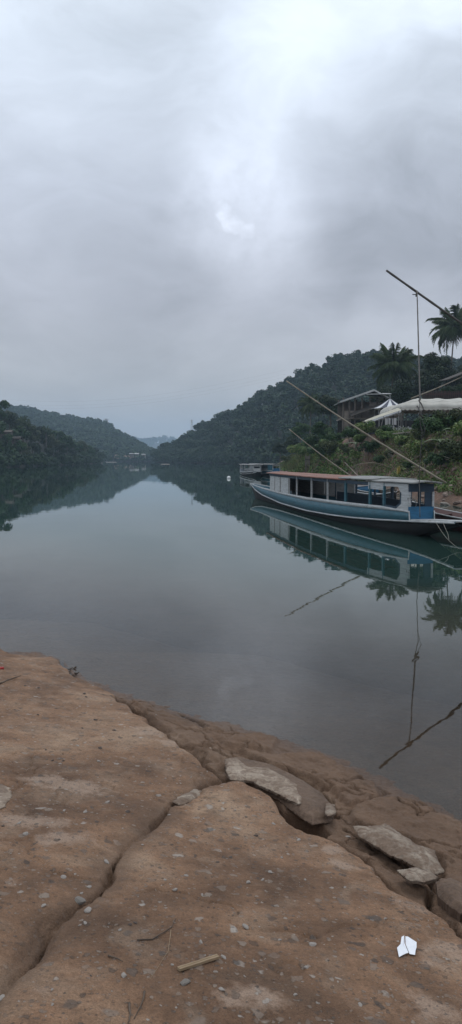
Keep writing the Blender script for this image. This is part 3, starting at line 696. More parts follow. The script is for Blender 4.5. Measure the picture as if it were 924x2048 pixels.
# ------------------------------------------------------------------ vegetation
def leaf_quads(C, size, r, up=.35, asp=.55, out=None):
    """diamond leaves at C (N,3)"""
    n = len(C); Nn = r.normal(size=(n, 3)); Nn[:, 2] = np.abs(Nn[:, 2])+up
    if out is not None: Nn = Nn*.7+out*1.1
    Nn /= np.linalg.norm(Nn, axis=1, keepdims=True)
    T = r.normal(size=(n, 3)); T -= (T*Nn).sum(1, keepdims=True)*Nn; T /= np.linalg.norm(T, axis=1, keepdims=True); Bv = np.cross(Nn, T)
    s = (np.asarray(size)*r.uniform(.55, 1.3, n))[:, None]
    V = np.stack([C-T*s, C-Bv*s*asp+T*s*.1, C+T*s, C+Bv*s*asp+T*s*.1], 1).reshape(-1, 3)
    return V, np.arange(4*n).reshape(n, 4)
def crown_pts(r, n, lobes, R_, flat=.8, gap=.0):
    """leaf points on the shells of several lobes in a crown of radius 1 scaled by R_ (rx,ry,rz)"""
    c = r.normal(size=(lobes, 3)); c /= np.linalg.norm(c, axis=1, keepdims=True); c *= r.uniform(.25, .68, (lobes, 1)); c[:, 2] = c[:, 2]*.85+.08
    rad = r.uniform(.26, .46, lobes); k = r.integers(0, lobes, n)
    d = r.normal(size=(n, 3)); d[:, 2] += .35; d /= np.linalg.norm(d, axis=1, keepdims=True)
    q = r.uniform(.5, 1.0, n)**.6
    p = c[k]+d*(rad[k]*q)[:, None]*np.array([1, 1, flat])
    return p*np.array(R_), d
def crown_mesh(name, seed, n, lobes, R_, leaf, zc, m, flat=.8, asp=.6):
    r = np.random.default_rng(seed); C, d = crown_pts(r, n, lobes, R_, flat); C[:, 2] += zc
    V, Fa = leaf_quads(C, leaf, r, out=d, asp=asp); me = mesh_np(name, V, Fa); me.materials.append(m); return me
def trunk_mesh(name, seed, h, r0, spread, m, limbs=5, lean=.3):
    r = random.Random(seed); mb = MB(); top = Vector((r.uniform(-lean, lean), r.uniform(-lean, lean), h*.72)); pts = [Vector((0, 0, -1.2)), Vector((0, 0, 0)), top*.5+Vector((r.uniform(-.15, .15), 0, 0)), top]
    mb.tube(pts, [r0*1.3, r0*1.1, r0*.75, r0*.4], 7)
    for i in range(limbs):
        b = top*r.uniform(.45, .95); a = 6.283*i/limbs+r.uniform(-.5, .5); q = spread*r.uniform(.5, .9)
        mb.tube([b, b+Vector((math.cos(a)*q*.5, math.sin(a)*q*.5, h*.12)), b+Vector((math.cos(a)*q, math.sin(a)*q, h*r.uniform(.15, .35)))], [r0*.4, r0*.28, r0*.08], 5)
    me = mb.mesh(name); me.materials.append(m); return me
KINDS = []
def tree_kind(seed, h, R_, n, lobes, leaf, mleaf, r0=.22, zc=None, flat=.8):
    zc = zc if zc is not None else h-R_[2]*.9
    return dict(crown=crown_mesh('crown', seed, n, lobes, R_, leaf, zc, mleaf, flat), trunk=trunk_mesh('trunk', seed, h, r0, R_[0]*.8, M['bark']))
def place_tree(kind, loc, s=1.0, rz=None, label='', group=None, name='tree', cat='tree', sz=None):
    root = empty(name, loc, rz if rz is not None else random.uniform(0, 6.28), label=label, cat=cat, group=group)
    root.scale = (s, s, s*(sz or 1))
    for nm in ('trunk', 'crown'):
        o = bpy.data.objects.new(nm, kind[nm]); COL.objects.link(o); o.parent = root
    return root
farK = [tree_kind(100+i, 9+i % 3, (3.9+.5*(i % 3), 3.9, 4.0+.8*(i % 2)), 620, 9, .52, M['forest']) for i in range(6)]
def slim_kind(seed):
    h = 13; r = np.random.default_rng(seed); C, d = crown_pts(r, 620, 9, (2.9, 2.9, 3.8), .7); C[:, 2] += h-3.2
    V, Fa = leaf_quads(C, .42, r, out=d); me = mesh_np('crown', V, Fa); me.materials.append(M['forest'])
    return dict(crown=me, trunk=trunk_mesh('trunk', seed, h, .34, 2.2, M['bark'], 7))
slimK = [slim_kind(200+i) for i in range(3)]
midK = [tree_kind(300+i, 10+i % 3*1.5, (4.2, 4.2, 4.6), 1500, 11, .42, [M['leaf'], M['leaf_dark'], M['leaf_olive'], M['leaf']][i % 4]) for i in range(6)]
def forest_mass(name, locs, scales, label, templates, seed=0):
    """one far-off wood that reads as a mass"""
    r = np.random.default_rng(seed); Vs = []; n = 0
    for i in range(len(locs)):
        T = templates[i % len(templates)]; a = r.uniform(0, 6.28); c, s = math.cos(a), math.sin(a); q = T.copy()
        x = q[:, 0]*c-q[:, 1]*s; y = q[:, 0]*s+q[:, 1]*c; q = np.stack([x, y, q[:, 2]], -1)*scales[i]+locs[i]; Vs.append(q)
    V = np.vstack(Vs); Fa = np.arange(len(V)).reshape(-1, 4)
    me = mesh_np(name, V, Fa); return tag(link(name, me, M['forest']), label, 'forest', kind='stuff')
def templ(seed, n, R_, leaf, zc, lobes=8):
    r = np.random.default_rng(seed); C, d = crown_pts(r, n, lobes, R_); C[:, 2] += zc
    return leaf_quads(C, leaf, r, out=d)[0]
T_near = [templ(i, 400, (3.7, 3.7, 3.9), .62, 4.0) for i in range(8)]
T_far = [templ(50+i, 110, (4.6, 4.6, 4.2), 1.25, 3.6, 5) for i in range(8)]
def scatter(at, px0, px1, n, seed, t0=.0, t1=1.06, jit=3):
    r = np.random.default_rng(seed); px = r.uniform(px0, px1, n); t = t0+(t1-t0)*r.uniform(0, 1, n)**.9
    p = at(px, t); p[:, :2] += r.uniform(-jit, jit, (n, 2)); return p
p = scatter(right_hill, 312, 1150, 1750, 1); p2 = scatter(right_hill, 312, 640, 130, 45, t0=.0, t1=.04, jit=1.5); p2[:, 2] = -1.6; p = np.vstack([p, p2]); r = np.random.default_rng(5)
forest_mass('hill_forest', p, r.uniform(.65, 1.35, len(p)), 'dense dark forest covering the hill on the right shore', T_near, 1)
p = scatter(far_hill, -150, 308, 2600, 2, jit=6); forest_mass('distant_forest', p, r.uniform(.8, 1.5, len(p)), 'hazy forest covering the far hill on the left', T_far, 2)
p = scatter(farthest, -100, 700, 500, 3, t0=.6, jit=20); forest_mass('distant_forest', p, r.uniform(2.0, 4.0, len(p)), 'faint blue trees on the farthest hill', T_far[:3], 3)
p = scatter(left_bank, -500, 205, 420, 4, t0=.0, t1=1.05, jit=3); p[:170] = scatter(left_bank, -500, 205, 170, 44, t0=.0, t1=.06, jit=1.5); p[:170, 2] = 1.2; forest_mass('bank_thicket', p+np.array([0, 0, -2.5]), r.uniform(.5, .95, len(p)), 'dark thicket between the trees of the left bank', T_near, 4)
# skyline trees of the right hill, one by one
for i, px in enumerate([318, 330, 346, 362, 398, 420, 440, 460, 480, 500, 520, 540, 575, 600, 615, 632, 650, 668, 690, 712, 745, 840]):
    q = right_hill(np.array([float(px)]), np.array([.98]))[0]
    place_tree(farK[i % 6], q-Vector((0, 0, 2.0)), random.uniform(.6, .95)*(1.25 if px in (575, 330) else 1), label='dark broadleaf tree standing out on the skyline of the right hill', group='skyline trees of the right hill')
for i, px in enumerate([384, 391, 400, 406, 412, 424, 655, 672, 680]):
    q = right_hill(np.array([float(px)]), np.array([.97]))[0]
    place_tree(slimK[i % 3], q-Vector((0, 0, 1.0)), random.uniform(.65, .95), label='slender bare stemmed tree rising above the right hill forest', group='slender trees on the right hill')
q = right_hill(np.array([731.]), np.array([.98]))[0]
place_tree(farK[2], q-Vector((0, 0, 1)), .8, label='tall slender tree on the highest point of the right hill')
for i in range(26):                                  # front row along the water
    px = 314+i*7.6; q = right_hill(np.array([px]), np.array([.06]))[0]
    place_tree(farK[i % 6], (q[0]+random.uniform(-2, 2), q[1], -.6), random.uniform(.55, .95), label='low broadleaf tree leaning over the water at the foot of the right hill', group='waterside trees of the right hill')
# left bank trees, one by one
def px_h(px, ytop, D): return H0+(HOR-ytop)/F*D
lt = [(-90, 790, 250), (-50, 800, 245), (-22, 796, 250), (4, 800, 262), (-5, 830, 240), (22, 822, 275), (35, 846, 262), (48, 846, 290), (66, 852, 285), (15, 868, 245), (40, 878, 252), (80, 850, 305), (95, 852, 320), (72, 880, 280),
      (105, 866, 310), (118, 858, 335), (135, 866, 345), (125, 884, 320), (150, 874, 365), (145, 892, 345), (165, 880, 385), (178, 888, 405), (168, 900, 375), (190, 894, 440), (202, 904, 480), (100, 892, 300), (58, 896, 265), (28, 898, 246),
      (0, 892, 236), (-20, 880, 232), (85, 902, 286), (115, 902, 312), (140, 908, 340), (185, 908, 420), (60, 868, 300), (90, 872, 315)]
for i, (px, yt, D) in enumerate(lt):
    yt -= 7 if px < 70 else 3
    x = (px-CX)/F*D; top = px_h(px, yt, D); 
    shore = np.interp(px, [-700, 0, 60, 100, 140, 180, 208], [150, 226, 260, 290, 330, 400, 480])
    t = max(0.0, min(1.0, (D-shore)/80)); q = left_bank(np.array([float(px)]), np.array([t]))[0]
    K = midK[i % 6]; hh = 10+[0, 1, 2][i % 3]*1.5+.6; base = min(max(q[2], .1), top-4); s = max(.45, (top-base)/hh)
    s = min(s, 1.25); base = top-hh*s
    place_tree(K, (x, D, max(base, -.5)), s, label='dense green tree on the left bank of the river', group='trees of the left bank')

# palms
def frond_mesh(seed, L=3.2, droop=1.0, leaflet=.72, n=34):
    r = random.Random(seed); vs = []; fs = []
    mb = MB(); pts = []
    for i in range(13):
        t = i/12; pts.append(Vector((L*t*(1-.22*t*t*droop), 0, L*(.50*t-.95*droop*t*t))))
    mb.tube(pts, [.045*(1-.8*i/12)+.006 for i in range(13)], 5)
    def at(t):
        f = t*12; i = min(int(f), 11); return pts[i].lerp(pts[i+1], f-i)
    for k in range(n):
        t = .12+.88*k/(n-1); p = at(t); l = leaflet*L/3.2*math.sin(math.pi*min(1, .18+t*.86))**.7*1.25
        for s in (-1, 1):
            fwd = .55+.5*t; dn = r.uniform(.5, 1.5)
            d = Vector((fwd, s*1.0, -dn)).normalized()*l*r.uniform(.8, 1.1); w = .05*L/3.2
            a = p+Vector((-w, 0, .0)); b = p+Vector((w, 0, 0)); m1 = p+d*.5+Vector((w*.9, 0, .06*l)); m0 = p+d*.5+Vector((-w*.9, 0, .06*l)); e = p+d+Vector((0, 0, -.18*l))
            mb.add([a, b, m1, e, m0], [(0, 1, 2, 3, 4)])
    me = mb.mesh('frond'); me.materials.append(M['palm']); return me
FR = [frond_mesh(i, droop=d) for i, d in enumerate([.35, .6, .85, 1.05, 1.3, .75])]
def palm(crown, ground, size, nf, label, r0=.17, lean=0, group=None, seed=0):
    r = random.Random(seed); crown = Vector(crown); base = Vector((crown.x-lean, crown.y, ground))
    root = empty('palm_tree', base, 0, label=label, cat='palm', group=group); c = crown-base
    pts = [Vector((0, 0, -.6))]+[Vector((lean*t**1.6, 0, c.z*t)) for t in (.05, .25, .5, .75, 1)]
    MB().tube(pts, [r0*1.6, r0*1.3, r0, r0*.9, r0*.8, r0*.75], 8).build('trunk', M['palm_bark'], root, True)
    MB().tube([c+Vector((0, 0, -.5)), c, c+Vector((0, 0, .5))], [.1, .32, .05], 8).build('crownshaft', M['palm'], root, True)
    for i in range(nf):
        t = i/nf; el = 1.35-2.0*t**.85+r.uniform(-.12, .12)
        o = bpy.data.objects.new('frond', FR[min(5, int(t*5+r.uniform(-.5, 1)))] if t > .05 else FR[0]); COL.objects.link(o); o.parent = root
        o.location = c; o.rotation_euler = (r.uniform(-.25, .25), -el*.72, i*2.399+r.uniform(-.2, .2)); s = size/3.2*r.uniform(.85, 1.1)*(1-.15*(t < .15)); o.scale = (s, s, s)
    return root
palm(P(788, 735, 140), 9, 6.3, 36, 'bushy coconut palm rising behind the stilt house', lean=.6, seed=1)
palm(P(909, 657, 150), 12, 6.8, 36, 'tallest coconut palm, at the right edge above the tents', lean=.8, seed=2)
palm(P(622, 812, 165), 4, 4.0, 34, 'small palm standing left of the stilt house', lean=.2, seed=3)
for i, (px, py, D) in enumerate([(45, 842, 290), (52, 850, 285), (92, 862, 305)]):
    palm(P(px, py, D), 8, 3.6, 18, 'feathery palm poking out of the left bank trees', group='palms of the left bank', seed=10+i)

# big dark trees behind the tents and house
bigK = [tree_kind(400+i, 12, (5.2, 5.0, 5.2), 5200, 16, .30, m, r0=.32) for i, m in enumerate([M['leaf_dark'], M['leaf'], M['leaf_dark']])]
def big(px, ytop, D, s, k, label, ground=None, sz=None, group=None):
    z = H0+(HOR-ytop)/F*D; x = (px-CX)/F*D; base = z-12.3*s*(sz or 1)
    if ground is not None: base = ground
    place_tree(bigK[k], (x, D, base), s, label=label, sz=sz, group=group)
big(872, 698, 132, .80, 0, 'large dark tree between the two tall coconut palms')
big(845, 735, 128, .72, 2, 'dark tree below the large one, above the white tent roof')
big(920, 725, 135, .85, 2, 'dark tree under the tallest palm at the right edge')
big(800, 752, 128, .70, 0, 'dark tree wrapped round the foot of the bushy palm')
big(765, 768, 132, .62, 2, 'dark tree directly behind the stilt house roof')
big(900, 762, 108, .45, 1, 'small green tree above the right end of the tent')
big(972, 735, 125, .8, 0, 'dark tree cut by the right edge behind the open shed')
big(660, 782, 138, .62, 0, 'dark narrow tree between the small palm and the stilt house')
big(690, 800, 140, .55, 2, 'dark low tree left behind the stilt house')
big(600, 838, 160, .50, 1, 'dark tree below the small palm')
big(648, 836, 108, .46, 1, 'round crowned tree standing alone on the bank left of the house', sz=.95)
big(585, 868, 175, .5, 2, 'low tree at the left end of the grassy bank')
big(560, 880, 200, .5, 0, 'waterside tree past the grassy bank')

# undergrowth on the bank
def bank_cover():
    r = np.random.default_rng(12); n = 330000
    X = 9+r.uniform(0, 1, n)**1.15*26; Y = 34+r.uniform(0, 1, n)**1.25*150
    X = X - (Y > 95)*r.uniform(0, 1, n)*1.5
    Z, d = bank_height(X, Y)
    m1 = fbm(X*.35, Y*.35, 3, 41)+fbm(X*1.7, Y*1.7, 3, 43)*.55
    flat = (X > 13.5) & (Y > 74) & (Y < 92)
    keep = (d > .7+fbm(X*.3, Y*.3, 2, 4)*2) & (m1 > -.24) & ~flat & (d < 22)
    X, Y, Z = X[keep], Y[keep], Z[keep]; k = len(X)
    hgt = (.15+.8*np.clip(fbm(X*.5, Y*.5, 2, 51)+.25, 0, 1))*r.uniform(0, 1, k)**.8
    C = np.stack([X, Y, Z+hgt], -1); V, Fa = leaf_quads(C, .085+.08*(Y > 80), r, up=.5, asp=.6)
    me = mesh_np('undergrowth', V, Fa); tag(link('undergrowth', me, M['under']), 'green leafy undergrowth covering the right bank', 'undergrowth', kind='stuff')
    # grass blades
    n = 45000; X = 9+r.uniform(0, 1, n)*20; Y = 34+r.uniform(0, 1, n)**1.1*135; X = X-(Y > 95)*r.uniform(0, 1, n)*2
    Z, d = bank_height(X, Y); m1 = fbm(X*.25+9, Y*.25, 3, 61); flat = (X > 13.5) & (Y > 74) & (Y < 92)
    keep = (d > .7) & ((m1 > .02) | (Y > 105)) & ~flat; X, Y, Z = X[keep], Y[keep], Z[keep]; k = len(X)
    hh = r.uniform(.35, 1.0, k)*np.where(Y > 90, 1.4, .8); a = r.uniform(0, 6.28, k); w = .02+.012*(Y > 90); ln = r.normal(0, .25, (k, 2))*hh[:, None]
    B0 = np.stack([X-np.cos(a)*w, Y-np.sin(a)*w, Z-.05], -1); B1 = np.stack([X+np.cos(a)*w, Y+np.sin(a)*w, Z-.05], -1)
    T1 = np.stack([X+ln[:, 0], Y+ln[:, 1], Z+hh], -1); T0 = T1*.5+B0*.5+np.array([0, 0, .08])
    V = np.stack([B0, B1, T1, T0], 1).reshape(-1, 3); me = mesh_np('tall_grass', V, np.arange(4*k).reshape(k, 4))
    tag(link('tall_grass', me, M['grass']), 'tall pale grass growing among the undergrowth on the bank', 'grass', kind='stuff')
bank_cover()
# shrubs on the bank, banana leaves
shrubK = [tree_kind(500+i, 2.2, (1.3, 1.3, 1.1), 2000, 10, .095, M[m], r0=.04, zc=1.2) for i, m in enumerate(['leaf', 'under', 'leaf_olive'])]
def bank_hit(px, py):                                # sight line meets the bank
    d = ray(px, py); prev = None
    for Y in np.arange(36, 230, .5):
        t = Y/d.y; x, z = d.x*t, H0+d.z*t
        if z < bz(x, Y): return Vector((x, Y, bz(x, Y)))
    return None
k = 0
for px, py in [(700, 885), (720, 895), (690, 905), (745, 905), (770, 890), (660, 915), (640, 925), (715, 925), (680, 938), (760, 930), (800, 900), (840, 885), (880, 880), (905, 905), (915, 935), (885, 945), (600, 925), (575, 930), (555, 922), (650, 885), (665, 895), (680, 880), (705, 870), (730, 872), (755, 878), (775, 872), (655, 905), (700, 915), (735, 915), (790, 885), (815, 882), (850, 872), (868, 866), (895, 862), (918, 858), (924, 890), (900, 920), (870, 935), (840, 925), (780, 915), (625, 905), (610, 915), (590, 905), (860, 910), (820, 940), (735, 880), (580, 915), (545, 928), (530, 925)]:
    q = bank_hit(px, py)
    if q is None: continue
    place_tree(shrubK[k % 3], (q.x, q.y, q.z-.3), random.uniform(.55, 1.15)*(1+.7*(q.y > 90)), label='leafy green shrub on the slope of the right bank', group='shrubs on the right bank', name='shrub', cat='shrub'); k += 1
def banana(px, py, s, label):
    q = bank_hit(px, py)
    if q is None: return
    root = empty('banana_plant', q, 0, label=label, cat='plant')
    MB().tube([(0, 0, -.1), (0, 0, .5*s)], [.09*s, .06*s], 7).build('stem', M['banana'], root, True)
    for i in range(5):
        a = 1.3*i+.6; A_ = []; B_ = []; C_ = []
        for j in range(8):
            t = j/7; r_ = 1.25*s*t; z = .5*s+s*(.9*t-1.0*t*t); w = .16*s*math.sin(math.pi*(.1+.88*t))
            c = Vector((math.cos(a)*r_, math.sin(a)*r_, z)); nrm = Vector((-math.sin(a), math.cos(a), 0)); A_.append(c+nrm*w-Vector((0, 0, w*.4))); B_.append(c); C_.append(c-nrm*w-Vector((0, 0, w*.4)))
        MB().strip(A_, B_).strip(B_, C_).build('leaf', M['banana'], root, True)
banana(878, 898, .95, 'banana plant with one long pale leaf on the right slope')
banana(835, 915, .6, 'small banana plant in the middle of the slope')
banana(910, 872, .8, 'banana plant near the tent at the right edge')
banana(712, 898, 1.0, 'pale banana plant on the slope left of the tents')

# rocks at the water's edge
RM = [pebble_mesh(50+i, 2) for i in range(6)]; RG = [m.copy() for m in RM]
for m in RM: m.materials.append(M['rock'])
for m in RG: m.materials.append(M['rock_grey'])
r = random.Random(4)
for i in range(230):
    Y = r.uniform(38, 60) if i < 180 else r.uniform(60, 150); x = float(np.interp(Y, shY, shX))+r.uniform(-.3, 3.2 if Y < 60 else .8)
    z = bz(x, Y); s = r.uniform(.25, 1)**2*.38*(1 if Y < 60 else 1.2)
    o = bpy.data.objects.new('rock', r.choice(RM if r.random() < .9 else RG)); COL.objects.link(o); o.location = (x, Y, max(z, -.05)+s*.15); o.scale = (s*1.3, s, s*.9); o.rotation_euler = (r.uniform(-.4, .4), r.uniform(-.4, .4), r.uniform(0, 6.3))
    tag(o, 'rough reddish rock at the foot of the right bank', 'rock', "rocks along the right bank's waterline")

# ------------------------------------------------------------------ boats
def interp(s, xs, ys): return float(np.interp(s, xs, ys))
def passenger_boat(name, A0, B0, label, group=None, prm=None, detail=True):
    A0, B0 = Vector(A0), Vector(B0); ax = B0-A0; L = ax.length; rz = math.atan2(ax.y, ax.x)
    root = empty(name, (A0.x, A0.y, 0), rz, label=label, cat='boat', group=group); p = prm; k = L/29.83
    S_ = [s*k for s in (0, 1.7, 3.05, 4.7, 7.0, 9.25, 12.9, 18.5, 24.6, 27.5, 29.83)]
    hw = lambda s: interp(s, S_, [.28, .34, .43, .70, .95, 1.06, 1.08, .86, .45, .24, .03])*p.get('w', 1)
    rb = lambda s: interp(s, S_, [.67, .56, .48, .40, .30, .24, .18, .20, .36, .56, .86])
    SB = [0, 2.86*k, 2.90*k]+S_[2:]; bh = p.get('bandh', 1)
    gb = lambda s: rb(s)+bh*interp(s, SB, [.02, .02, .29, .30, .38, .44, .48, .50, .50, .40, .26, .03])   # top of the coloured band
    gs = lambda s: gb(s)+interp(s, SB, [.005, .01, .06, .06, .13, .15, .15, .14, .09, .03, .02, .01])   # top of the pale strip
    st = np.array(sorted(list(np.linspace(0, L, 58))+[2.86*k, 2.90*k]))
    for side, nm in ((1, 'a'), (-1, 'b')):
        low = [(s, side*hw(s)*.55, -.30 if 4.2*k < s < L-2.5 else (rb(s)-.06-(rb(s)+.24)*(s/(4.2*k))**1.3) if s <= 4.2*k else (0 if s <= .8 else -.30+(s-L+2.5)*.42)) for s in st]
        rub = [(s, side*hw(s), rb(s)) for s in st]; mid = [(s, side*(hw(s)+.03), gb(s)) for s in st]; top = [(s, side*(hw(s)+.035), gs(s)) for s in st]
        MB().strip(low, rub).build('hull_bottom', M['hull_dark'], root, True, solid=.03)
        MB().strip(rub, mid).build('side_band', p['band'], root, True, solid=.04)
        MB().strip([(s, y+side*.006, z+.003) for s, y, z in mid], [(s, y+side*.006, z) for s, y, z in top]).build('gunwale_strip', p['strip'], root, True, solid=.045)
        MB().tube([(s, y+side*.03, z) for s, y, z in rub], .034, 6).build('rub_rail', p['strip'], root, True)
        # thin white gunwale of the open ends
        MB().tube([(s, side*(hw(s)+.035), gs(s)+.01) for s in st if s > 20.5*k], .028, 6).build('gunwale_rail', p['strip'], root, True)
    MB().strip([(s, hw(s)*.55, (-.295 if s > 4.2*k else rb(s)-.055-(rb(s)+.24)*(s/(4.2*k))**1.3)) for s in st[:-4]], [(s, -hw(s)*.55, (-.295 if s > 4.2*k else rb(s)-.055-(rb(s)+.24)*(s/(4.2*k))**1.3)) for s in st[:-4]]).build('keel_plank', M['hull_dark'], root)
    MB().strip([(s, hw(s)*.93, rb(s)+.02 if s < 3.0*k else rb(s)-.02) for s in st[:-3]], [(s, -hw(s)*.93, rb(s)+.02 if s < 3.0*k else rb(s)-.02) for s in st[:-3]]).build('deck', M['boat_wood'], root, solid=.03)
    # end deck plate
    MB().strip([(s, hw(s), rb(s)+.05) for s in np.linspace(-.05, 2.95*k, 8)], [(s, -hw(s), rb(s)+.05) for s in np.linspace(-.05, 2.95*k, 8)]).build('bow_deck', p['strip'], root, solid=.04)
    RZ = p.get('roofz', 1.75)
    def roof(s0, s1, z, ov, m, nm='roof', camber=.06):
        ss = np.linspace(s0*k, s1*k, 12); rows = []
        for u in (-1, -.6, -.2, .2, .6, 1): rows.append([(s, u*(hw(max(s, 2.9*k))+ov), z+camber*(1-u*u)) for s in ss])
        mb = MB()
        for a_, b_ in zip(rows[:-1], rows[1:]): mb.strip(a_, b_)
        mb.build(nm, m, root, True, solid=.05)
    for q in p['roofs']: roof(*q[:3], q[3], q[4])
    def wall(s0, s1, z0, z1, m, side, nm='side_panel'):
        ss = np.linspace(s0*k, s1*k, 5)
        a_ = [(s, side*(hw(s)+.0), (gs(s) if z0 is None else z0)) for s in ss]; b_ = [(s, side*(hw(s)+.0), (RZ if z1 is None else z1)) for s in ss]
        MB().strip(a_, b_).build(nm, m, root, solid=.04)
    def post(s, m, side, w=.09, z0=None, z1=None):
        s *= k; MB().box((s, side*(hw(s)+.005), ((gs(s)-.1 if z0 is None else z0)+(RZ if z1 is None else z1))/2), (w, .07, (RZ if z1 is None else z1)-(gs(s)-.1 if z0 is None else z0))).build('post', m, root)
    p['fit'](root, k, hw, rb, gb, gs, RZ, wall, post, L)
    return root
def fit_main(root, k, hw, rb, gb, gs, RZ, wall, post, L):
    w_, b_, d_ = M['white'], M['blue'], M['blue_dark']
    for side in (1, -1):
        wall(16.4, 21.8, None, None, w_, side)
        for s, m, w in ((14.8, w_, .08), (12.1, w_, .08), (9.8, w_, .08), (7.75, b_, .16), (5.6, b_, .15), (4.55, b_, .13)): post(s, m if side > 0 else d_, side, w)  # far-side posts and trim dark, silhouette shade put into the colour
    wall(14.9, 16.3, None, None, w_, -1); wall(12.3, 14.7, .6, 1.7, w_, -1, 'inner_panel')
    # vertical seams on the pale panel
    for s in (20.2, 18.6, 16.55): MB().box((s*k, hw(s*k)+.026, 1.25), (.05, .012, .95)).build('door_seam', M['boat_wood'], root)
    # end wall facing the far bow
    MB().box((21.8*k, 0, 1.22), (.05, hw(21.8*k)*1.96, 1.06)).build('end_wall', w_, root)
    # low wall inside the far side, interior shade put into its dark colour
    wall(3.4, 14.5, .35, 1.0, d_, -.97, 'inner_low_wall')
    # eave beams under the roof
    for side in (1, -1):
        MB().strip([(s, side*(hw(s)+.01), RZ-.13) for s in np.linspace(4.6, 22, 30)], [(s, side*(hw(s)+.01), RZ) for s in np.linspace(4.6, 22, 30)]).build('eave_beam', d_, root, solid=.05)
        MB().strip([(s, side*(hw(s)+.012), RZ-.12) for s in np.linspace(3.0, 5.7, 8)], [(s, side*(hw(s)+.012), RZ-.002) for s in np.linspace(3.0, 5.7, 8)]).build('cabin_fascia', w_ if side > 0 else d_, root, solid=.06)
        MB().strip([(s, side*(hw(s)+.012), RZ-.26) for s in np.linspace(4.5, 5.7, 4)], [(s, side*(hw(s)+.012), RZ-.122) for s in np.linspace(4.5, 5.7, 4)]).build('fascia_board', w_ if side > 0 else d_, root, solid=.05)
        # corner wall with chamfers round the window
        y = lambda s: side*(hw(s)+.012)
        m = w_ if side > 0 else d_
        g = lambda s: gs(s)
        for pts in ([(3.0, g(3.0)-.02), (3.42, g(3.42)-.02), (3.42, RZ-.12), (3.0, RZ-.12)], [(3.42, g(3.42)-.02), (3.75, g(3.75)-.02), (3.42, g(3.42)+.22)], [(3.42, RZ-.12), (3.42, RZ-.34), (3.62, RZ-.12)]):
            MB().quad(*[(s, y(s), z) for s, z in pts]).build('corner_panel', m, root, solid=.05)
        for (a, b_2) in (((3.44, g(3.44)+.22), (3.78, g(3.78)+.02)), ((3.78, g(3.78)+.03), (4.5, g(4.5)+.03)), ((3.46, g(3.46)+.2), (3.46, RZ-.3))):
            MB().beam((a[0], y(a[0]), a[1]), (b_2[0], y(b_2[0]), b_2[1]), .06, .07).build('window_frame', d_, root)
    # blue front wall with its opening
    s = 2.96; h = hw(s)
    z0 = rb(s)+.06; MB().box((s, 0, (z0+.98)/2), (.05, 2*h+.06, .98-z0)).build('front_panel', M['blue_bright'], root)
    MB().box((s, 0, RZ-.13), (.05, 2*h+.06, .27)).build('front_lintel', d_, root)
    for sd_ in (1, -1): MB().box((s-.01, sd_*h, (.98+RZ-.27)/2), (.08, .07, RZ-.27-.98)).build('front_post', w_, root)
    MB().box((s+.02, -h*.62, (.98+RZ-.27)/2), (.04, .26, RZ-.27-.98)).build('shutter', d_, root)
    # steering wheel
    mb = MB(); n = 20
    mb.tube([(3.45, .12+.17*math.cos(a), 1.03+.17*math.sin(a)) for a in np.linspace(0, 6.283, n)], .014, 6); mb.build('steering_wheel', M['plastic_white'], root)
    MB().tube([(3.45, .12, 1.03), (3.9, .12, .8)], .02, 6).build('steering_column', M['steel'], root)
    # benches
    for s in (6.2, 8.4, 10.6, 13.0): MB().box((s*k, -.35, .55), (.35, .8, .05)).box((s*k, -.35, .38), (.05, .7, .3)).build('bench', M['boat_wood'], root)
    # thwarts at the open far bow
    for s in (23.0, 24.6, 26.2): MB().box((s, 0, gs(s)-.06), (.12, 2*hw(s), .05)).build('thwart', M['blue'], root)
prm = dict(band=M['blue'], strip=M['white'], roofs=[(7.5, 22.3, 1.78, .16, M['roof_red']), (5.3, 8.2, 1.835, .15, M['roof_grey']), (2.45, 5.8, 1.79, .09, M['roof_grey'])], fit=fit_main)
passenger_boat('passenger_boat', (7.05, 22.3), (1.43, 51.6), 'long blue and white passenger boat with rusty red roof, largest boat', prm=prm)
def fit_small(blue):
    def f(root, k, hw, rb, gb, gs, RZ, wall, post, L):
        for side in (1, -1):
            for s in (23, 20, 17, 14.5, 12, 9.5): post(s, M['white'], side, .12)
            wall(3.1, 5.2, None, None, M['white_dull'] if not blue else M['blue'], side); wall(5.2, 8.4, .9, 1.15, M['white_dull'], side, 'sill_panel'); post(8.4, M['white_dull'], side, .3)
            wall(9.5, 22.8, .5, .98, M['blue_dark'], side, 'shade_strip')  # added dark strip, stands in for shade behind the window openings
        h = hw(3*k); MB().box((3*k, 0, .95), (.05, 2*h, .5)).build('front_panel', M['white'] if not blue else M['blue_bright'], root)
        MB().box((3*k, 0, RZ-.1), (.05, 2*h, .22)).build('front_lintel', M['white'], root)
        for s_ in (1, -1): MB().box((3*k, s_*h, RZ/2+.5), (.09, .1, RZ-1.0)).build('front_post', M['white'], root)
        MB().box((14*k, -.75, 1.1), (13*k, .04, .9)).build('inner_wall', M['blue_dark'], root)
    return f
pA = dict(band=M['hull_dark'], strip=M['white'], w=1.25, bandh=.5, roofs=[(2.3, 12.5, 1.72, .22, M['house_roof']), (12.0, 24.5, 1.68, .22, M['house_roof'])], fit=fit_small(False), roofz=1.66)
pB = dict(band=M['blue'], strip=M['white'], w=1.25, roofs=[(2.3, 10.5, 1.78, .22, M['roof_grey']), (10.2, 24.5, 1.74, .22, M['roof_grey'])], fit=fit_small(True), roofz=1.72)
passenger_boat('passenger_boat', (4.2, 110), (1.75, 134), 'distant white roofed boat moored farthest left on the river', prm=pA)
passenger_boat('passenger_boat', (7.3, 110), (3.0, 132), 'distant blue and white boat moored against the first one', prm=pB)

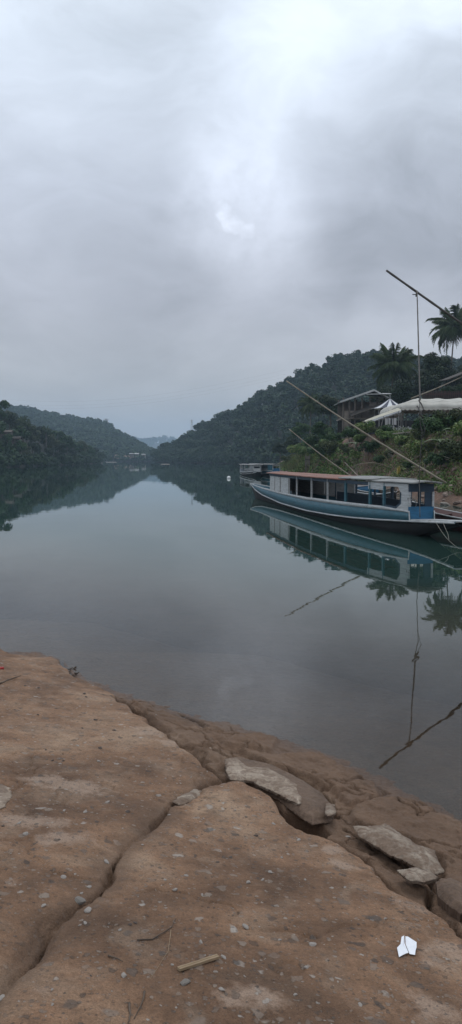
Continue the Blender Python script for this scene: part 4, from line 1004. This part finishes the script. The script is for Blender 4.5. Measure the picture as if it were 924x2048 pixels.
def canoe(name, A0, B0, hwid, h, mh, mr, label, inside_m, tipz=.35):
    A0, B0 = Vector(A0), Vector(B0); ax = B0-A0; L = ax.length
    root = empty(name, (A0.x, A0.y, 0), math.atan2(ax.y, ax.x), label=label, cat='boat'); st = np.linspace(0, L, 30)
    hw = lambda s: hwid*max(.03, math.sin(math.pi*min(max(s/L, .004), .996)))**.6; gz = lambda s: h+tipz*abs(2*s/L-1)**3
    for sd_ in (1, -1):
        MB().strip([(s, sd_*hw(s)*.5, -.15+.2*abs(2*s/L-1)**6) for s in st], [(s, sd_*hw(s), gz(s)) for s in st]).build('hull_side', mh, root, True, solid=.03)
        MB().tube([(s, sd_*(hw(s)+.02), gz(s)+.01) for s in st], .032, 6).build('gunwale', mr, root, True)
    MB().strip([(s, hw(s)*.82, gz(s)*.6) for s in st], [(s, -hw(s)*.82, gz(s)*.6) for s in st]).build('floor', inside_m, root)
    for t in (.2, .5, .8): MB().box((L*t, 0, gz(L*t)*.85), (.18, 1.9*hw(L*t), .03)).build('thwart', inside_m, root)
    return root
canoe('wooden_boat', (10.9, 17.5), (7.35, 31.0), .62, .50, M['red'], M['white'], 'dark red boat with pale gunwales beside the near end of the large boat', M['red'])
canoe('wooden_boat', (11.0, 55), (8.4, 62.5), .6, .45, M['blue_bright'], M['white'], 'bright blue canoe moored at the bank behind the large boat', M['blue_bright'])
canoe('wooden_boat', (9.8, 44), (8.6, 57), .42, .30, M['hull_dark'], M['white'], 'dark slim canoe with white gunwale behind the large boat', M['boat_wood'])
canoe('wooden_boat', (11.6, 52), (11.2, 60), .42, .30, M['boat_wood'], M['rope_pale'], 'weathered grey canoe at the bank behind the large boat', M['boat_wood'])
# mooring ropes
def rope(name, pts, rad, m, label, sag=0, n=14, wig=0, cat='rope', knots=None):
    pts = [Vector(p) for p in pts]; q = []
    for i in range(len(pts)-1):
        for j in range(n):
            t = j/n; v = pts[i].lerp(pts[i+1], t); v.z -= sag*math.sin(math.pi*t)
            q.append(v+Vector((random.uniform(-1, 1), random.uniform(-1, 1), 0))*wig)
    q.append(pts[-1]); c = q[0].copy(); mb = MB().tube([v-c for v in q], rad, 6)
    o = mb.build(name, m, smooth=True); o.location = c
    return tag(o, label, cat)
rope('mooring_rope', [P(872, 1045, 22.9), P(893, 1076, 21.6), P(919, 1098, 20.9)], .007, M['rope_pale'], 'pale mooring rope from the boat tip down into the water', sag=.02)
rope('mooring_rope', [P(886, 1045, 22.6), P(896, 1068, 21.8), P(898, 1080, 21.4)], .007, M['rope_pale'], 'shorter rope hanging from the boat tip to the longer rope', sag=.01)

# ------------------------------------------------------------------ bamboo poles of the lift nets
def pole(a, b, r0, r1, label, name='bamboo_pole', m=None, bend=.0, nodes=9):
    a, b = Vector(a), Vector(b); n = 28; pts = []; rr = []
    for i in range(n+1):
        t = i/n; v = a.lerp(b, t); v.z -= bend*math.sin(math.pi*t); pts.append(v-a); rr.append((r0+(r1-r0)*t)*(1.12 if i % 3 == 0 else 1))
    o = MB().tube(pts, rr, 8).build(name, m or M['bamboo'], smooth=True); o.location = a; return tag(o, label, 'pole')
tip = P(773, 541, 29.0); e = P(924, 645, 31.0); endp = tip+(e-tip)*2.35
pole(endp, tip, .062, .040, 'thick bamboo boom rising over the boats, cut by the right edge', m=M['old_bamboo'], bend=.05)
pole(P(892, 966, 38.5), P(573, 762, 47), .060, .038, 'long pale bamboo boom slanting up from the bank past the tents', bend=.12)
pole(P(706, 955, 52), P(578, 858, 58), .042, .026, 'shorter thin bamboo boom slanting above the rusty roof', bend=.1)
pole(P(717, 953, 53), P(690, 925, 56), .03, .02, 'short broken bamboo stake beside the thin boom', bend=0)
jx = P(834, 584, 29.6)
pole(jx+Vector((0, 0, .05)), P(840, 800, 26.0), .020, .028, 'slim hanging stick tied under the thick boom', name='hanging_stick', m=M['old_bamboo'], bend=0)
o = MB().tube([(-.16, 0, 0), (.02, 0, 0)], .018, 6).tube([(.0, 0, -.08), (.02, 0, .12)], .045, 6).build('rope_knot', M['rope']); o.location = P(833, 589, 29.6); tag(o, 'knot lashing the hanging stick to the thick boom', 'knot')
rope('hanging_rope', [P(840, 796, 26.0), P(838, 830, 24.6), P(844, 868, 24.4), P(841, 900, 24.2), P(838, 960, 23.9), P(840, 1034, 22.6)], .013, M['rope'], 'dark rope dangling in front of the boat cabin from the hanging stick', wig=.012, n=8)
rope('hanging_rope', [P(838, 800, 26.0), P(848, 818, 25.2), P(838, 828, 24.8), P(846, 836, 24.7), P(839, 822, 24.8), P(834, 812, 25.2)], .024, M['rope'], 'tangled knot of dark rope before the tent roof', wig=.03, n=5)
rope('hanging_rope', [P(840, 826, 24.7), P(850, 860, 24.3), P(846, 872, 24.3), P(841, 890, 24.2)], .010, M['rope'], 'thin slack rope loop beside the tangled knot', wig=.01, n=8)

# ------------------------------------------------------------------ tents, house on the terrace
def canopy(name, x0, x1, y0, y1, zE, zT, m, label, hipL=3.0, hipR=3.0, posts=(0, .33, .66, 1), ground=5.15, nx=90, ny=14):
    root = empty(name, ((x0+x1)/2, (y0+y1)/2, ground), 0, label=label, cat='tent'); cx, cy = (x0+x1)/2, (y0+y1)/2
    def z(x, y):
        v = abs((y-cy)/((y1-y0)/2)); q = 1.0
        if x < x0+hipL: q = math.sqrt(max(0, 1-((x0+hipL-x)/hipL)**2))
        if x > x1-hipR: q = min(q, math.sqrt(max(0, 1-((x-x1+hipR)/hipR)**2)))
        return zE+(zT-zE)*min(math.sqrt(max(0, 1-v**2.2)), q) - ground + .03*math.sin(x*2.3)*math.sin(y*1.7) - .16*abs(math.sin(math.pi*(x-x0)/2.3))*(1-v**4)
    xs = np.linspace(x0, x1, nx); ys = np.linspace(y0, y1, ny); mb = MB()
    for a_, b_ in zip(ys[:-1], ys[1:]): mb.strip([(x-cx, a_-cy, z(x, a_)) for x in xs], [(x-cx, b_-cy, z(x, b_)) for x in xs])
    mb.build('canopy', m, root, True, solid=.02)
    # scalloped valance
    mb = MB(); per = []
    N_ = 60
    def edge(a, b, n):
        for i in range(n): 
            t0, t1 = i/n, (i+1)/n; p0 = Vector(a).lerp(Vector(b), t0); p1 = Vector(a).lerp(Vector(b), t1); mid = p0.lerp(p1, .5)
            zt = zE-ground; pts = [(p0.x, p0.y, zt), (p1.x, p1.y, zt), (p1.x, p1.y, zt-.16)]
            for j in (3, 2, 1): w = p0.lerp(p1, j/4); pts.append((w.x, w.y, zt-.16-.12*math.sin(math.pi*j/4)))
            pts.append((p0.x, p0.y, zt-.16)); mb.quad(*pts)
    nX = max(3, int((x1-x0)/.5)); nY = max(3, int((y1-y0)/.5)); X0, X1, Y0, Y1 = x0-cx, x1-cx, y0-cy, y1-cy
    edge((X0, Y0-.01, 0), (X1, Y0-.01, 0), nX); edge((X0-.01, Y0, 0), (X0-.01, Y1, 0), nY); edge((X0, Y1+.01, 0), (X1, Y1+.01, 0), nX); edge((X1+.01, Y0, 0), (X1+.01, Y1, 0), nY)
    mb.build('valance', m, root, solid=.01)
    for t in posts:
        for y in (Y0+.08, Y1-.08):
            x = X0+.1+(X1-X0-.2)*t; MB().tube([(x, y, 0), (x, y, zE-ground+.1)], .045, 6).build('pole', M['steel'], root)
    return root
xA = P(792, 830, 80).x
canopy('marquee_tent', xA, xA+17, 78, 84.5, 7.95, 9.2, M['canvas'], 'largest cream white marquee with a scalloped edge, cut by the right edge', hipL=3.6, posts=(0, .12, .27, .45, .7, 1))
canopy('marquee_tent', P(768, 820, 84).x, P(800, 820, 84).x, 82, 87, 7.6, 8.8, M['canvas'], 'small cream tent between the striped tent and the largest marquee', hipL=1.2, hipR=1.2, posts=(0, 1))
def lean_canopy():
    root = empty('marquee_tent', (16.5, 78, 5.15), 0, label='yellowed sagging canopy at the left end of the tents', cat='tent')
    a = P(731, 845, 77); b = P(800, 828, 77); mb = MB(); rows = []
    for j in range(9):
        v = j/8; row = []
        for i in range(15):
            t = i/14; x = a.x+(b.x-a.x)*t; z = a.z+(b.z+.35-a.z)*t**.9+(.18+.15*t)*math.sin(math.pi*v)**.8-.012*math.sin(i*2.1); row.append((x-16.5, -1.5+v*4, z-5.15))
        rows.append(row)
    for p_, q_ in zip(rows[:-1], rows[1:]): mb.strip(p_, q_)
    mb.build('canopy', M['canvas_y'], root, True, solid=.02)
    mb = MB(); r0 = rows[0]
    for (p_, q_) in zip(r0[:-1], r0[1:]):
        mb.quad((p_[0], p_[1]-.01, p_[2]), (q_[0], q_[1]-.01, q_[2]), (q_[0], q_[1]-.01, q_[2]-.12), ((p_[0]+q_[0])/2, p_[1]-.01, (p_[2]+q_[2])/2-.26), (p_[0], p_[1]-.01, p_[2]-.12))
    mb.build('valance', M['canvas_w'], root, solid=.01)
    MB().beam((r0[0][0], -1.55, r0[0][2]-.2), (r0[-1][0]-.2, -1.55, r0[-1][2]-.2), .06, .06).build('eave_bar', M['steel'], root)
    for i, z in ((1, 0), (7, 0), (13, 0)):
        x = r0[i][0]; MB().tube([(x-(.5 if i == 7 else 0), -1.5, -.2), (x, -1.5, r0[i][2])], .045, 6).build('pole', M['steel'], root)
lean_canopy()
def striped_tent():
    D = 89.5; c = P(780, 797, D); base = 5.15; zE = P(780, 818, D).z
    root = empty('striped_tent', (c.x, D, base), 0, label='small peaked tent with dark and white stripes', cat='tent'); n = 16; Rr = 2.3
    for k_ in range(n):
        a0, a1 = 6.2832*k_/n, 6.2832*(k_+1)/n; pts = []
        A_ = []; B_ = []
        for j in range(6):
            t = j/5; r_ = Rr*t; z = (zE-base)+(c.z-zE)*(1-t)**1.35
            A_.append((math.cos(a0)*r_, math.sin(a0)*r_, z)); B_.append((math.cos(a1)*r_, math.sin(a1)*r_, z))
        MB().strip(A_, B_).build('stripe', M['canvas_w'] if k_ % 2 else M['canvas_d'], root)
    MB().tube([(0, 0, 0), (0, 0, c.z-base+.35)], .05, 6).build('pole', M['steel'], root)
    MB().tube([(0, 0, c.z-base+.3), (0, 0, c.z-base+.55)], [.07, .02], 6).build('finial', M['steel'], root)
    for a in (.8, 2.3, 3.9, 5.5): MB().tube([(math.cos(a)*Rr*.98, math.sin(a)*Rr*.98, 0), (math.cos(a)*Rr*.98, math.sin(a)*Rr*.98, zE-base)], .035, 6).build('pole', M['steel'], root)
striped_tent()
# dark sheet standing in for shade at the tents' back, then two white cloths
o = MB().strip([(-5, 0, .1), (0, .15, .1), (6, 0, .1), (14, .1, .1)], [(-5, 0, 2.15), (0, .1, 2.1), (6, 0, 2.15), (14, 0, 2.1)]).build('back_shade_sheet', M['tent_shade'], solid=.02); o.location = (21, 90.2, 5.15); tag(o, 'dark sheet added along the back of the tents to stand in for shade', 'shade_sheet')
for px0, px1, lb in ((770, 781, 'left one of two white cloths hung under the tents'), (784, 793, 'right one of two white cloths hung under the tents')):
    a, b = P(px0, 850, 88), P(px1, 836, 88); o = MB().strip([(0, 0, 0), (.3, .05, .03), (b.x-a.x, 0, 0)], [(0, 0, b.z-a.z), (.3, 0, b.z-a.z), (b.x-a.x, 0, b.z-a.z)]).build('white_cloth', M['canvas_w'], solid=.02); o.location = a; tag(o, lb, 'cloth')
# plastic chairs
def chair(m):
    root = empty('plastic_chair', (0, 0, 0)); 
    MB().box((0, 0, .44), (.44, .42, .03)).build('seat', m, root)
    b = MB(); 
    for i in range(5): b.box((-.18+.09*i, .215+.02, .66), (.05, .02, .36))
    b.box((0, .24, .85), (.44, .03, .06)).build('backrest', m, root)
    for sx in (-1, 1):
        for sy in (-1, 1): MB().tube([(sx*.22, sy*.22, 0), (sx*.19, sy*.19, .44)], .022, 5).build('leg', m, root)
        MB().box((sx*.23, 0, .66), (.04, .40, .03)).box((sx*.23, -.18, .55), (.04, .03, .22)).build('armrest', m, root)
    return root
cb = chair(M['plastic_blue']); cw = chair(M['plastic_white'])
def kids(o): return [x for x in bpy.data.objects if x.parent == o]
kb, kw = kids(cb), kids(cw)
fb = fw = True
for (px, D, col) in [(832, 77.6, 'b'), (838, 78.2, 'b'), (845, 77.4, 'b'), (852, 78.5, 'b'), (840, 80, 'b'), (850, 80.5, 'b'), (770, 76.5, 'w'), (777, 77.2, 'w'), (785, 76.6, 'w'), (793, 77.5, 'w'), (800, 76.9, 'w'), (810, 78.3, 'w'), (808, 80.4, 'w'), (860, 78, 'w'), (868, 78.6, 'w'), (782, 80, 'w')]:
    if col == 'b': o = cb if fb else tree_copy(cb, kb); fb = False
    else: o = cw if fw else tree_copy(cw, kw); fw = False
    x = (px-CX)/F*D; o.location = (x, D, max(5.15, bz(x, D))); o.rotation_euler = (0, 0, random.uniform(-2, 2))
    tag(o, 'blue plastic chair under the largest marquee' if col == 'b' else 'white plastic chair standing under the tents', 'chair', 'blue plastic chairs under the tents' if col == 'b' else 'white plastic chairs under the tents')
def table(px, D):
    x = (px-CX)/F*D; root = empty('table', (x, D, 5.16), 0, label='round table with a hanging white cloth under the tents' if px < 850 else 'round white clothed table farther right, under the largest marquee', cat='table')
    MB().tube([(0, 0, .72), (0, 0, .75)], .6, 16).build('top', M['dark_wood'], root)
    mb = MB(); n = 24
    mb.strip([(math.cos(a)*.66, math.sin(a)*.66, .25) for a in np.linspace(0, 6.283, n)], [(math.cos(a)*.61, math.sin(a)*.61, .76) for a in np.linspace(0, 6.283, n)]).build('cloth', M['plastic_white'], root, solid=.01)
    MB().tube([(0, 0, 0), (0, 0, .72)], .04, 6).build('leg', M['steel'], root)
table(818, 79.2); table(872, 79.4)
# grey slab lying on the slope edge below the tents
q = bank_hit(826, 871)
if q: o = MB().box((0, 0, .12), (3.2, 1.6, .08), .25, Matrix.Rotation(R(-6), 3, 'Y')).build('roof_sheet', M['concrete_wall']); o.location = q+Vector((0, .4, .15)); tag(o, 'flat grey sheet lying on the ground before the tents', 'sheet')

def house():
    D = 112; s = D/F; g = bz((722-CX)*s, D)
    def X(px): return (px-CX)*s
    def Z(py): return H0+(HOR-py)*s
    x0, x1 = X(683), X(768); cx = X(722); z1 = Z(848); z2 = Z(803); g = min(g, Z(884))
    root = empty('stilt_house', (cx, D+2.5, g), 0, label='two storey wooden stilt house with open upper floor', cat='house')
    q = lambda x, y, z: (x-cx, y-2.5, z-g)
    dep = 5.0
    for px in (685, 697, 708, 722, 738, 752, 766):
        for y in (0, dep): MB().beam(q(X(px), y, g-.5), q(X(px), y, z2+.5), .22, .22).build('post', M['house_wall'] if px < 740 else M['dark_wood'], root)
    MB().box(q((x0+x1)/2, dep/2, Z(838)), (x1-x0+.3, dep+.3, .2)).build('floor', M['concrete_wall'], root)
    MB().box(q((x0+X(722))/2, .1, Z(830)), (X(722)-x0, .12, Z(823)-Z(838))).build('railing_wall', M['concrete_wall'], root)
    MB().box(q((x0+X(700))/2, .12, Z(861)), (X(700)-x0, .14, Z(841)-Z(884))).build('wall', M['concrete_wall'], root)
    MB().box(q((x0+x1)/2, dep-.1, (Z(840)+z2)/2), (x1-x0, .14, z2-Z(840)+.5)).build('wall', M['house_wall'], root)
    MB().box(q((X(740)+x1)/2, .1, Z(818)), (x1-X(740), .12, Z(806)-Z(830))).build('wall', M['house_wall'], root)
    for px in (744, 751, 758): MB().box(q(X(px), .0, Z(816)), (.34, .06, .55)).build('window', M['concrete_wall'], root)
    MB().box(q((x0+x1)/2, dep-.15, (Z(884)+Z(840))/2), (x1-x0, .1, Z(840)-Z(884))).build('wall', M['dark_wood'], root)
    # main roof: long slope to the left, short slope to the right
    A_ = [q(X(677), -1, Z(806)), q(X(743), -1, Z(783)), q(X(772), -1, Z(798))]; B_ = [q(X(677), dep+1, Z(806)), q(X(743), dep+1, Z(783)), q(X(772), dep+1, Z(798))]
    MB().strip(A_, B_).build('roof', M['house_roof'], root, solid=.1)
    MB().beam(A_[0], A_[1], .08, .26).beam(A_[1], A_[2], .08, .2).build('fascia', M['fascia'], root)
    MB().strip([q(X(727), -1.6, Z(792)), q(X(776), -1.6, Z(791))], [q(X(727), .2, Z(789)), q(X(776), .2, Z(788))]).build('awning', M['fascia'], root, solid=.08)
    # gable boards
    MB().quad(q(X(727), 0.02, Z(791)), q(X(768), 0.02, Z(797)), q(X(743), .02, Z(785))).build('gable', M['dark_wood'], root, solid=.06)
    # dark lower roof curving down to the right
    rows = [[q(X(px), y, Z(py)) for px, py in ((697, 829), (712, 823), (730, 817), (748, 812), (770, 806))] for y in (-2.6, -.3)]
    MB().strip([ (a, b, c-.5) for a, b, c in rows[0]], rows[1]).build('lower_roof', M['dark_wood'], root, solid=.12)
    st = MB()
    for i in range(9): st.box(q(X(703)+i*.14, -.9, g+.3+i*.24), (.3, .9, .05))
    st.build('stair', M['dark_wood'], root)
house()
# second structure uphill at the right edge
def shed():
    D = 104; s = D/F; X = lambda px: (px-CX)*s; Z = lambda py: H0+(HOR-py)*s; g = Z(800)-2.5; cx = X(905)
    root = empty('open_shed', (cx, D, g), 0, label='dark open shed with low roof behind the largest marquee', cat='shed'); q = lambda x, y, z: (x-cx, y, z-g)
    for px in (845, 870, 895, 920, 950): MB().beam(q(X(px), 0, g), q(X(px), 0, Z(782)), .12, .12).build('post', M['dark_wood'], root)
    MB().box(q(X(897), .4, Z(795)), (X(952)-X(842), .1, 1.6)).build('back_wall', M['dark_wood'], root)
    mb = MB()
    for i in range(26): mb.beam(q(X(842+i*4.2), -.1, Z(797)), q(X(842+i*4.2)+random.uniform(-.1, .1), -.1, Z(785)+random.uniform(-.1, .25)), .06, .04)
    mb.beam(q(X(842), -.15, Z(790)), q(X(950), -.15, Z(789)), .05, .08).build('fence_rail', M['red'], root)
    MB().strip([q(X(885), -1.5, Z(764)), q(X(960), -1.5, Z(735))], [q(X(885), 3, Z(760)), q(X(960), 3, Z(731))]).build('roof', M['dark_wood'], root, solid=.12)
shed()
pole(P(822, 797, 98), P(930, 751, 99), .09, .06, 'bamboo pole slanting up over the largest marquee roof', bend=.1)
# things standing on the bank
def bank_post(name, px, ytop, ybot, w, m, label, cat):
    q = bank_hit(px, ybot)
    if q is None: q = P(px, ybot, 60)
    h = (ybot-ytop)/F*q.y; ww = w/F*q.y
    return q, h, ww
q, h, w = bank_post('x', 615, 912, 944, 9, None, '', '')
rt = empty('wooden_gate', q, 0, label='brown upright board panel standing at the foot of the bank', cat='gate')
for i in range(4): MB().box((w*(-.45+.3*i), 0, h/2), (w*.24, .05, h*(.95+.1*(i in (0, 3))))).build('board', M['stick'] if False else M['house_wall'], rt)
MB().box((0, -.06, h*.3), (w, .04, .12)).box((0, -.06, h*.75), (w, .04, .12)).build('crosspiece', M['dark_wood'], rt)
q, h, w = bank_post('x', 797, 933, 953, 6, None, '', '')
rt = empty('fuel_can', q, .3, label='yellow jerrycan standing on the bank above the boat roof', cat='can')
MB().box((0, 0, h*.4), (w, w*.6, h*.8)).build('body', M['yellow'], rt); MB().tube([(w*.3, 0, h*.8), (w*.3, 0, h*.98)], w*.14, 8).build('cap', M['yellow'], rt); MB().tube([(-w*.4, 0, h*.78), (-w*.3, 0, h*.98), (w*.1, 0, h*.98), (w*.15, 0, h*.78)], w*.07, 6).build('handle', M['yellow'], rt)
q, h, w = bank_post('x', 849, 917, 957, 4, None, '', '')
o = MB().tube([(0, 0, -.2), (.02, 0, h*.55), (.06, 0, h)], [w*.7, w*.5, w*.25], 7).build('stake', M['bamboo']); o.location = q; tag(o, 'pale upright stake on the bank behind the cabin roof', 'stake')
A_ = [P(x, y, 47) for x, y in ((702, 934), (722, 927), (745, 925), (765, 929), (783, 936))]
rope('arching_branch', A_, .02, M['bamboo'], 'thin branch arching over the bank above the roof', n=6, cat='branch')
for i, (px, py, w_) in enumerate([(787, 922, 2.2), (806, 914, 1.2), (905, 928, 1.8), (846, 905, 1.0), (900, 885, 1.6)]):
    q = bank_hit(px, py)
    if q is None: continue
    mb = MB()
    for k_ in range(6):
        a = random.uniform(0, 3.14); l = random.uniform(.4, 1)*w_*.4; c = Vector((random.uniform(-.4, .4), random.uniform(-.3, .3), .25+.1*k_)); dv = Vector((math.cos(a)*l, math.sin(a)*l*.5, random.uniform(-.2, .3)))
        mb.tube([c-dv, c, c+dv], [.012, .022, .01], 5)
    o = mb.build('brushwood', M['rope_pale']); o.location = q; tag(o, 'loose heap of pale dry brushwood lying on the right slope', 'brushwood', 'heaps of brushwood on the right slope')
# white float on the water
q = W(457.5, 957); bm_ = MB().tube([(0, 0, -.1), (0, 0, .02), (0, 0, .2), (0, 0, .3), (0, 0, .34)], [.12, .24, .24, .15, .02], 12).build('float', M['buoy'], smooth=True); bm_.location = q; tag(bm_, 'small white float lying on the open river', 'float')

# ------------------------------------------------------------------ far things
def pylon(px, ytop, ybot, D, label, w=.5, name='transmission_tower'):
    s = D/F; h = (ybot-ytop)*s; root = empty(name, ((px-CX)*s, D, H0+(HOR-ybot)*s), 0, label=label, cat='tower'); b = 2.2*w; t = .5*w
    mb = MB()
    for sx in (-1, 1):
        for sy in (-1, 1): mb.beam((sx*b, sy*b, 0), (sx*t, sy*t, h), .28*w, .28*w)
    for i in range(6):
        z0, z1 = h*i/6, h*(i+1)/6; r0_, r1_ = b+(t-b)*i/6, b+(t-b)*(i+1)/6
        for sx in (-1, 1): mb.beam((sx*r0_, -r0_, z0), (-sx*r1_, -r1_, z1), .16*w, .16*w)
    mb.build('lattice', M['steel'], root); MB().beam((-2.6*w, 0, h*.95), (2.6*w, 0, h*.95), .2*w, .2*w).beam((-2.2*w, 0, h*.84), (2.2*w, 0, h*.84), .2*w, .2*w).build('crossarm', M['steel'], root)
    return root
pylon(214, 838, 858, 970, 'lattice tower on the crest of the far left hill', 1.6)
pylon(384, 840, 880, 545, 'thin mast rising from the right hill trees', .5, 'mast')
a, b = P(-150, 812, 560), P(570, 772, 520)
for i, dz in enumerate((0, 2.2, 5)):
    pts = [a.lerp(b, t/24)+Vector((0, 0, dz-14*math.sin(math.pi*t/24)+6)) for t in range(25)]
    o = MB().tube([p_-a for p_ in pts], .016, 4).build('power_line', M['rope']); o.location = a; tag(o, 'thin power line sagging high across the valley', 'power line', 'power lines across the valley')
# clearing and roofs at the foot of the far hill
q = far_hill(np.array([246.]), np.array([.10]))[0]
c0 = far_hill(np.array([232., 240., 250., 260., 266.]), np.array([.05, .03, .03, .04, .06])); c1 = far_hill(np.array([236., 243., 250., 256., 262.]), np.array([.16, .2, .2, .15, .1]))
o = MB().strip([Vector(v)+Vector((0, -10, 3.5)) for v in c0], [Vector(v)+Vector((0, -10, 4.5)) for v in c1]).build('bare_clearing', M['clearing'], solid=.5); tag(o, kind='structure', label='reddish bare clearing by the far shore')
def hut(px, py, D, w, lb, name='riverside_hut', wall='concrete_wall', roofm='house_roof'):
    s = D/F; root = empty(name, ((px-CX)*s, D, H0+(HOR-py)*s), random.uniform(-.3, .3), label=lb, cat='house'); h = w*.42
    MB().box((0, 0, h/2-1), (w, w*.7, h+2)).build('wall', M[wall], root)
    MB().strip([(-w*.6, -w*.5, h*.95), (w*.6, -w*.5, h*.95)], [(-w*.6, 0, h*1.5), (w*.6, 0, h*1.5)]).strip([(-w*.6, 0, h*1.5), (w*.6, 0, h*1.5)], [(-w*.6, w*.5, h*.95), (w*.6, w*.5, h*.95)]).build('roof', M[roofm], root, solid=.15)
    MB().box((-w*.2, -w*.36, h*.45), (w*.14, .06, h*.6)).build('door', M['dark_wood'], root); MB().box((w*.2, -w*.36, h*.55), (w*.16, .06, h*.3)).build('window', M['dark_wood'], root)
hut(264, 911, 690, 3.5, 'pale roofed hut left of its neighbour on the far shore', wall='house_wall'); hut(274, 911, 700, 3.5, 'white hut rightmost on the far shore', wall='concrete_wall', roofm='fascia'); hut(287, 913, 715, 4, 'tiny hut at the far bend of the river')
hut(33, 886, 252, 3.4, 'brown wooden house half hidden by the left bank trees', wall='house_wall', roofm='dark_wood'); hut(17, 872, 250, 3.0, 'upper hut with pale roof edge among the left bank trees', wall='house_wall', roofm='house_wall')
# pale sand spit at the foot of left and right shores
for (px0, px1, py, D, lb) in ((212, 232, 924.7, 640, 'pale sand strip at the far left shore'), (322, 338, 928.8, 520, 'pale sand strip at the foot of the right hill')):
    a = W(px0, py); b = W(px1, py); o = MB().add([(0, -3, .08), (b.x-a.x, -3, .08), (b.x-a.x, 5, .25), (0, 5, .25), (0, -3, -.5), (b.x-a.x, -3, -.5), (b.x-a.x, 5, -.5), (0, 5, -.5)], [(0, 1, 2, 3), (0, 4, 5, 1), (1, 5, 6, 2), (2, 6, 7, 3), (3, 7, 4, 0), (4, 7, 6, 5)]).build('sand_bar', M['rock_grey']); o.location = a; tag(o, kind='structure', label=lb)

# ------------------------------------------------------------------ haze
t = NT('haze'); t.N.remove(t.b); pv = t.n('ShaderNodeVolumePrincipled', {'Density': .00030, 'Color': (.62, .81, 1.0, 1), 'Anisotropy': .0})
t.L.new(pv.outputs[0], t.N['Material Output'].inputs['Volume'])
hz = MB().box((0, 2150, 105), (6900, 4950, 218)).build('haze', t.m); tag(hz, 'thin blue grey haze filling the valley', 'haze', kind='stuff')
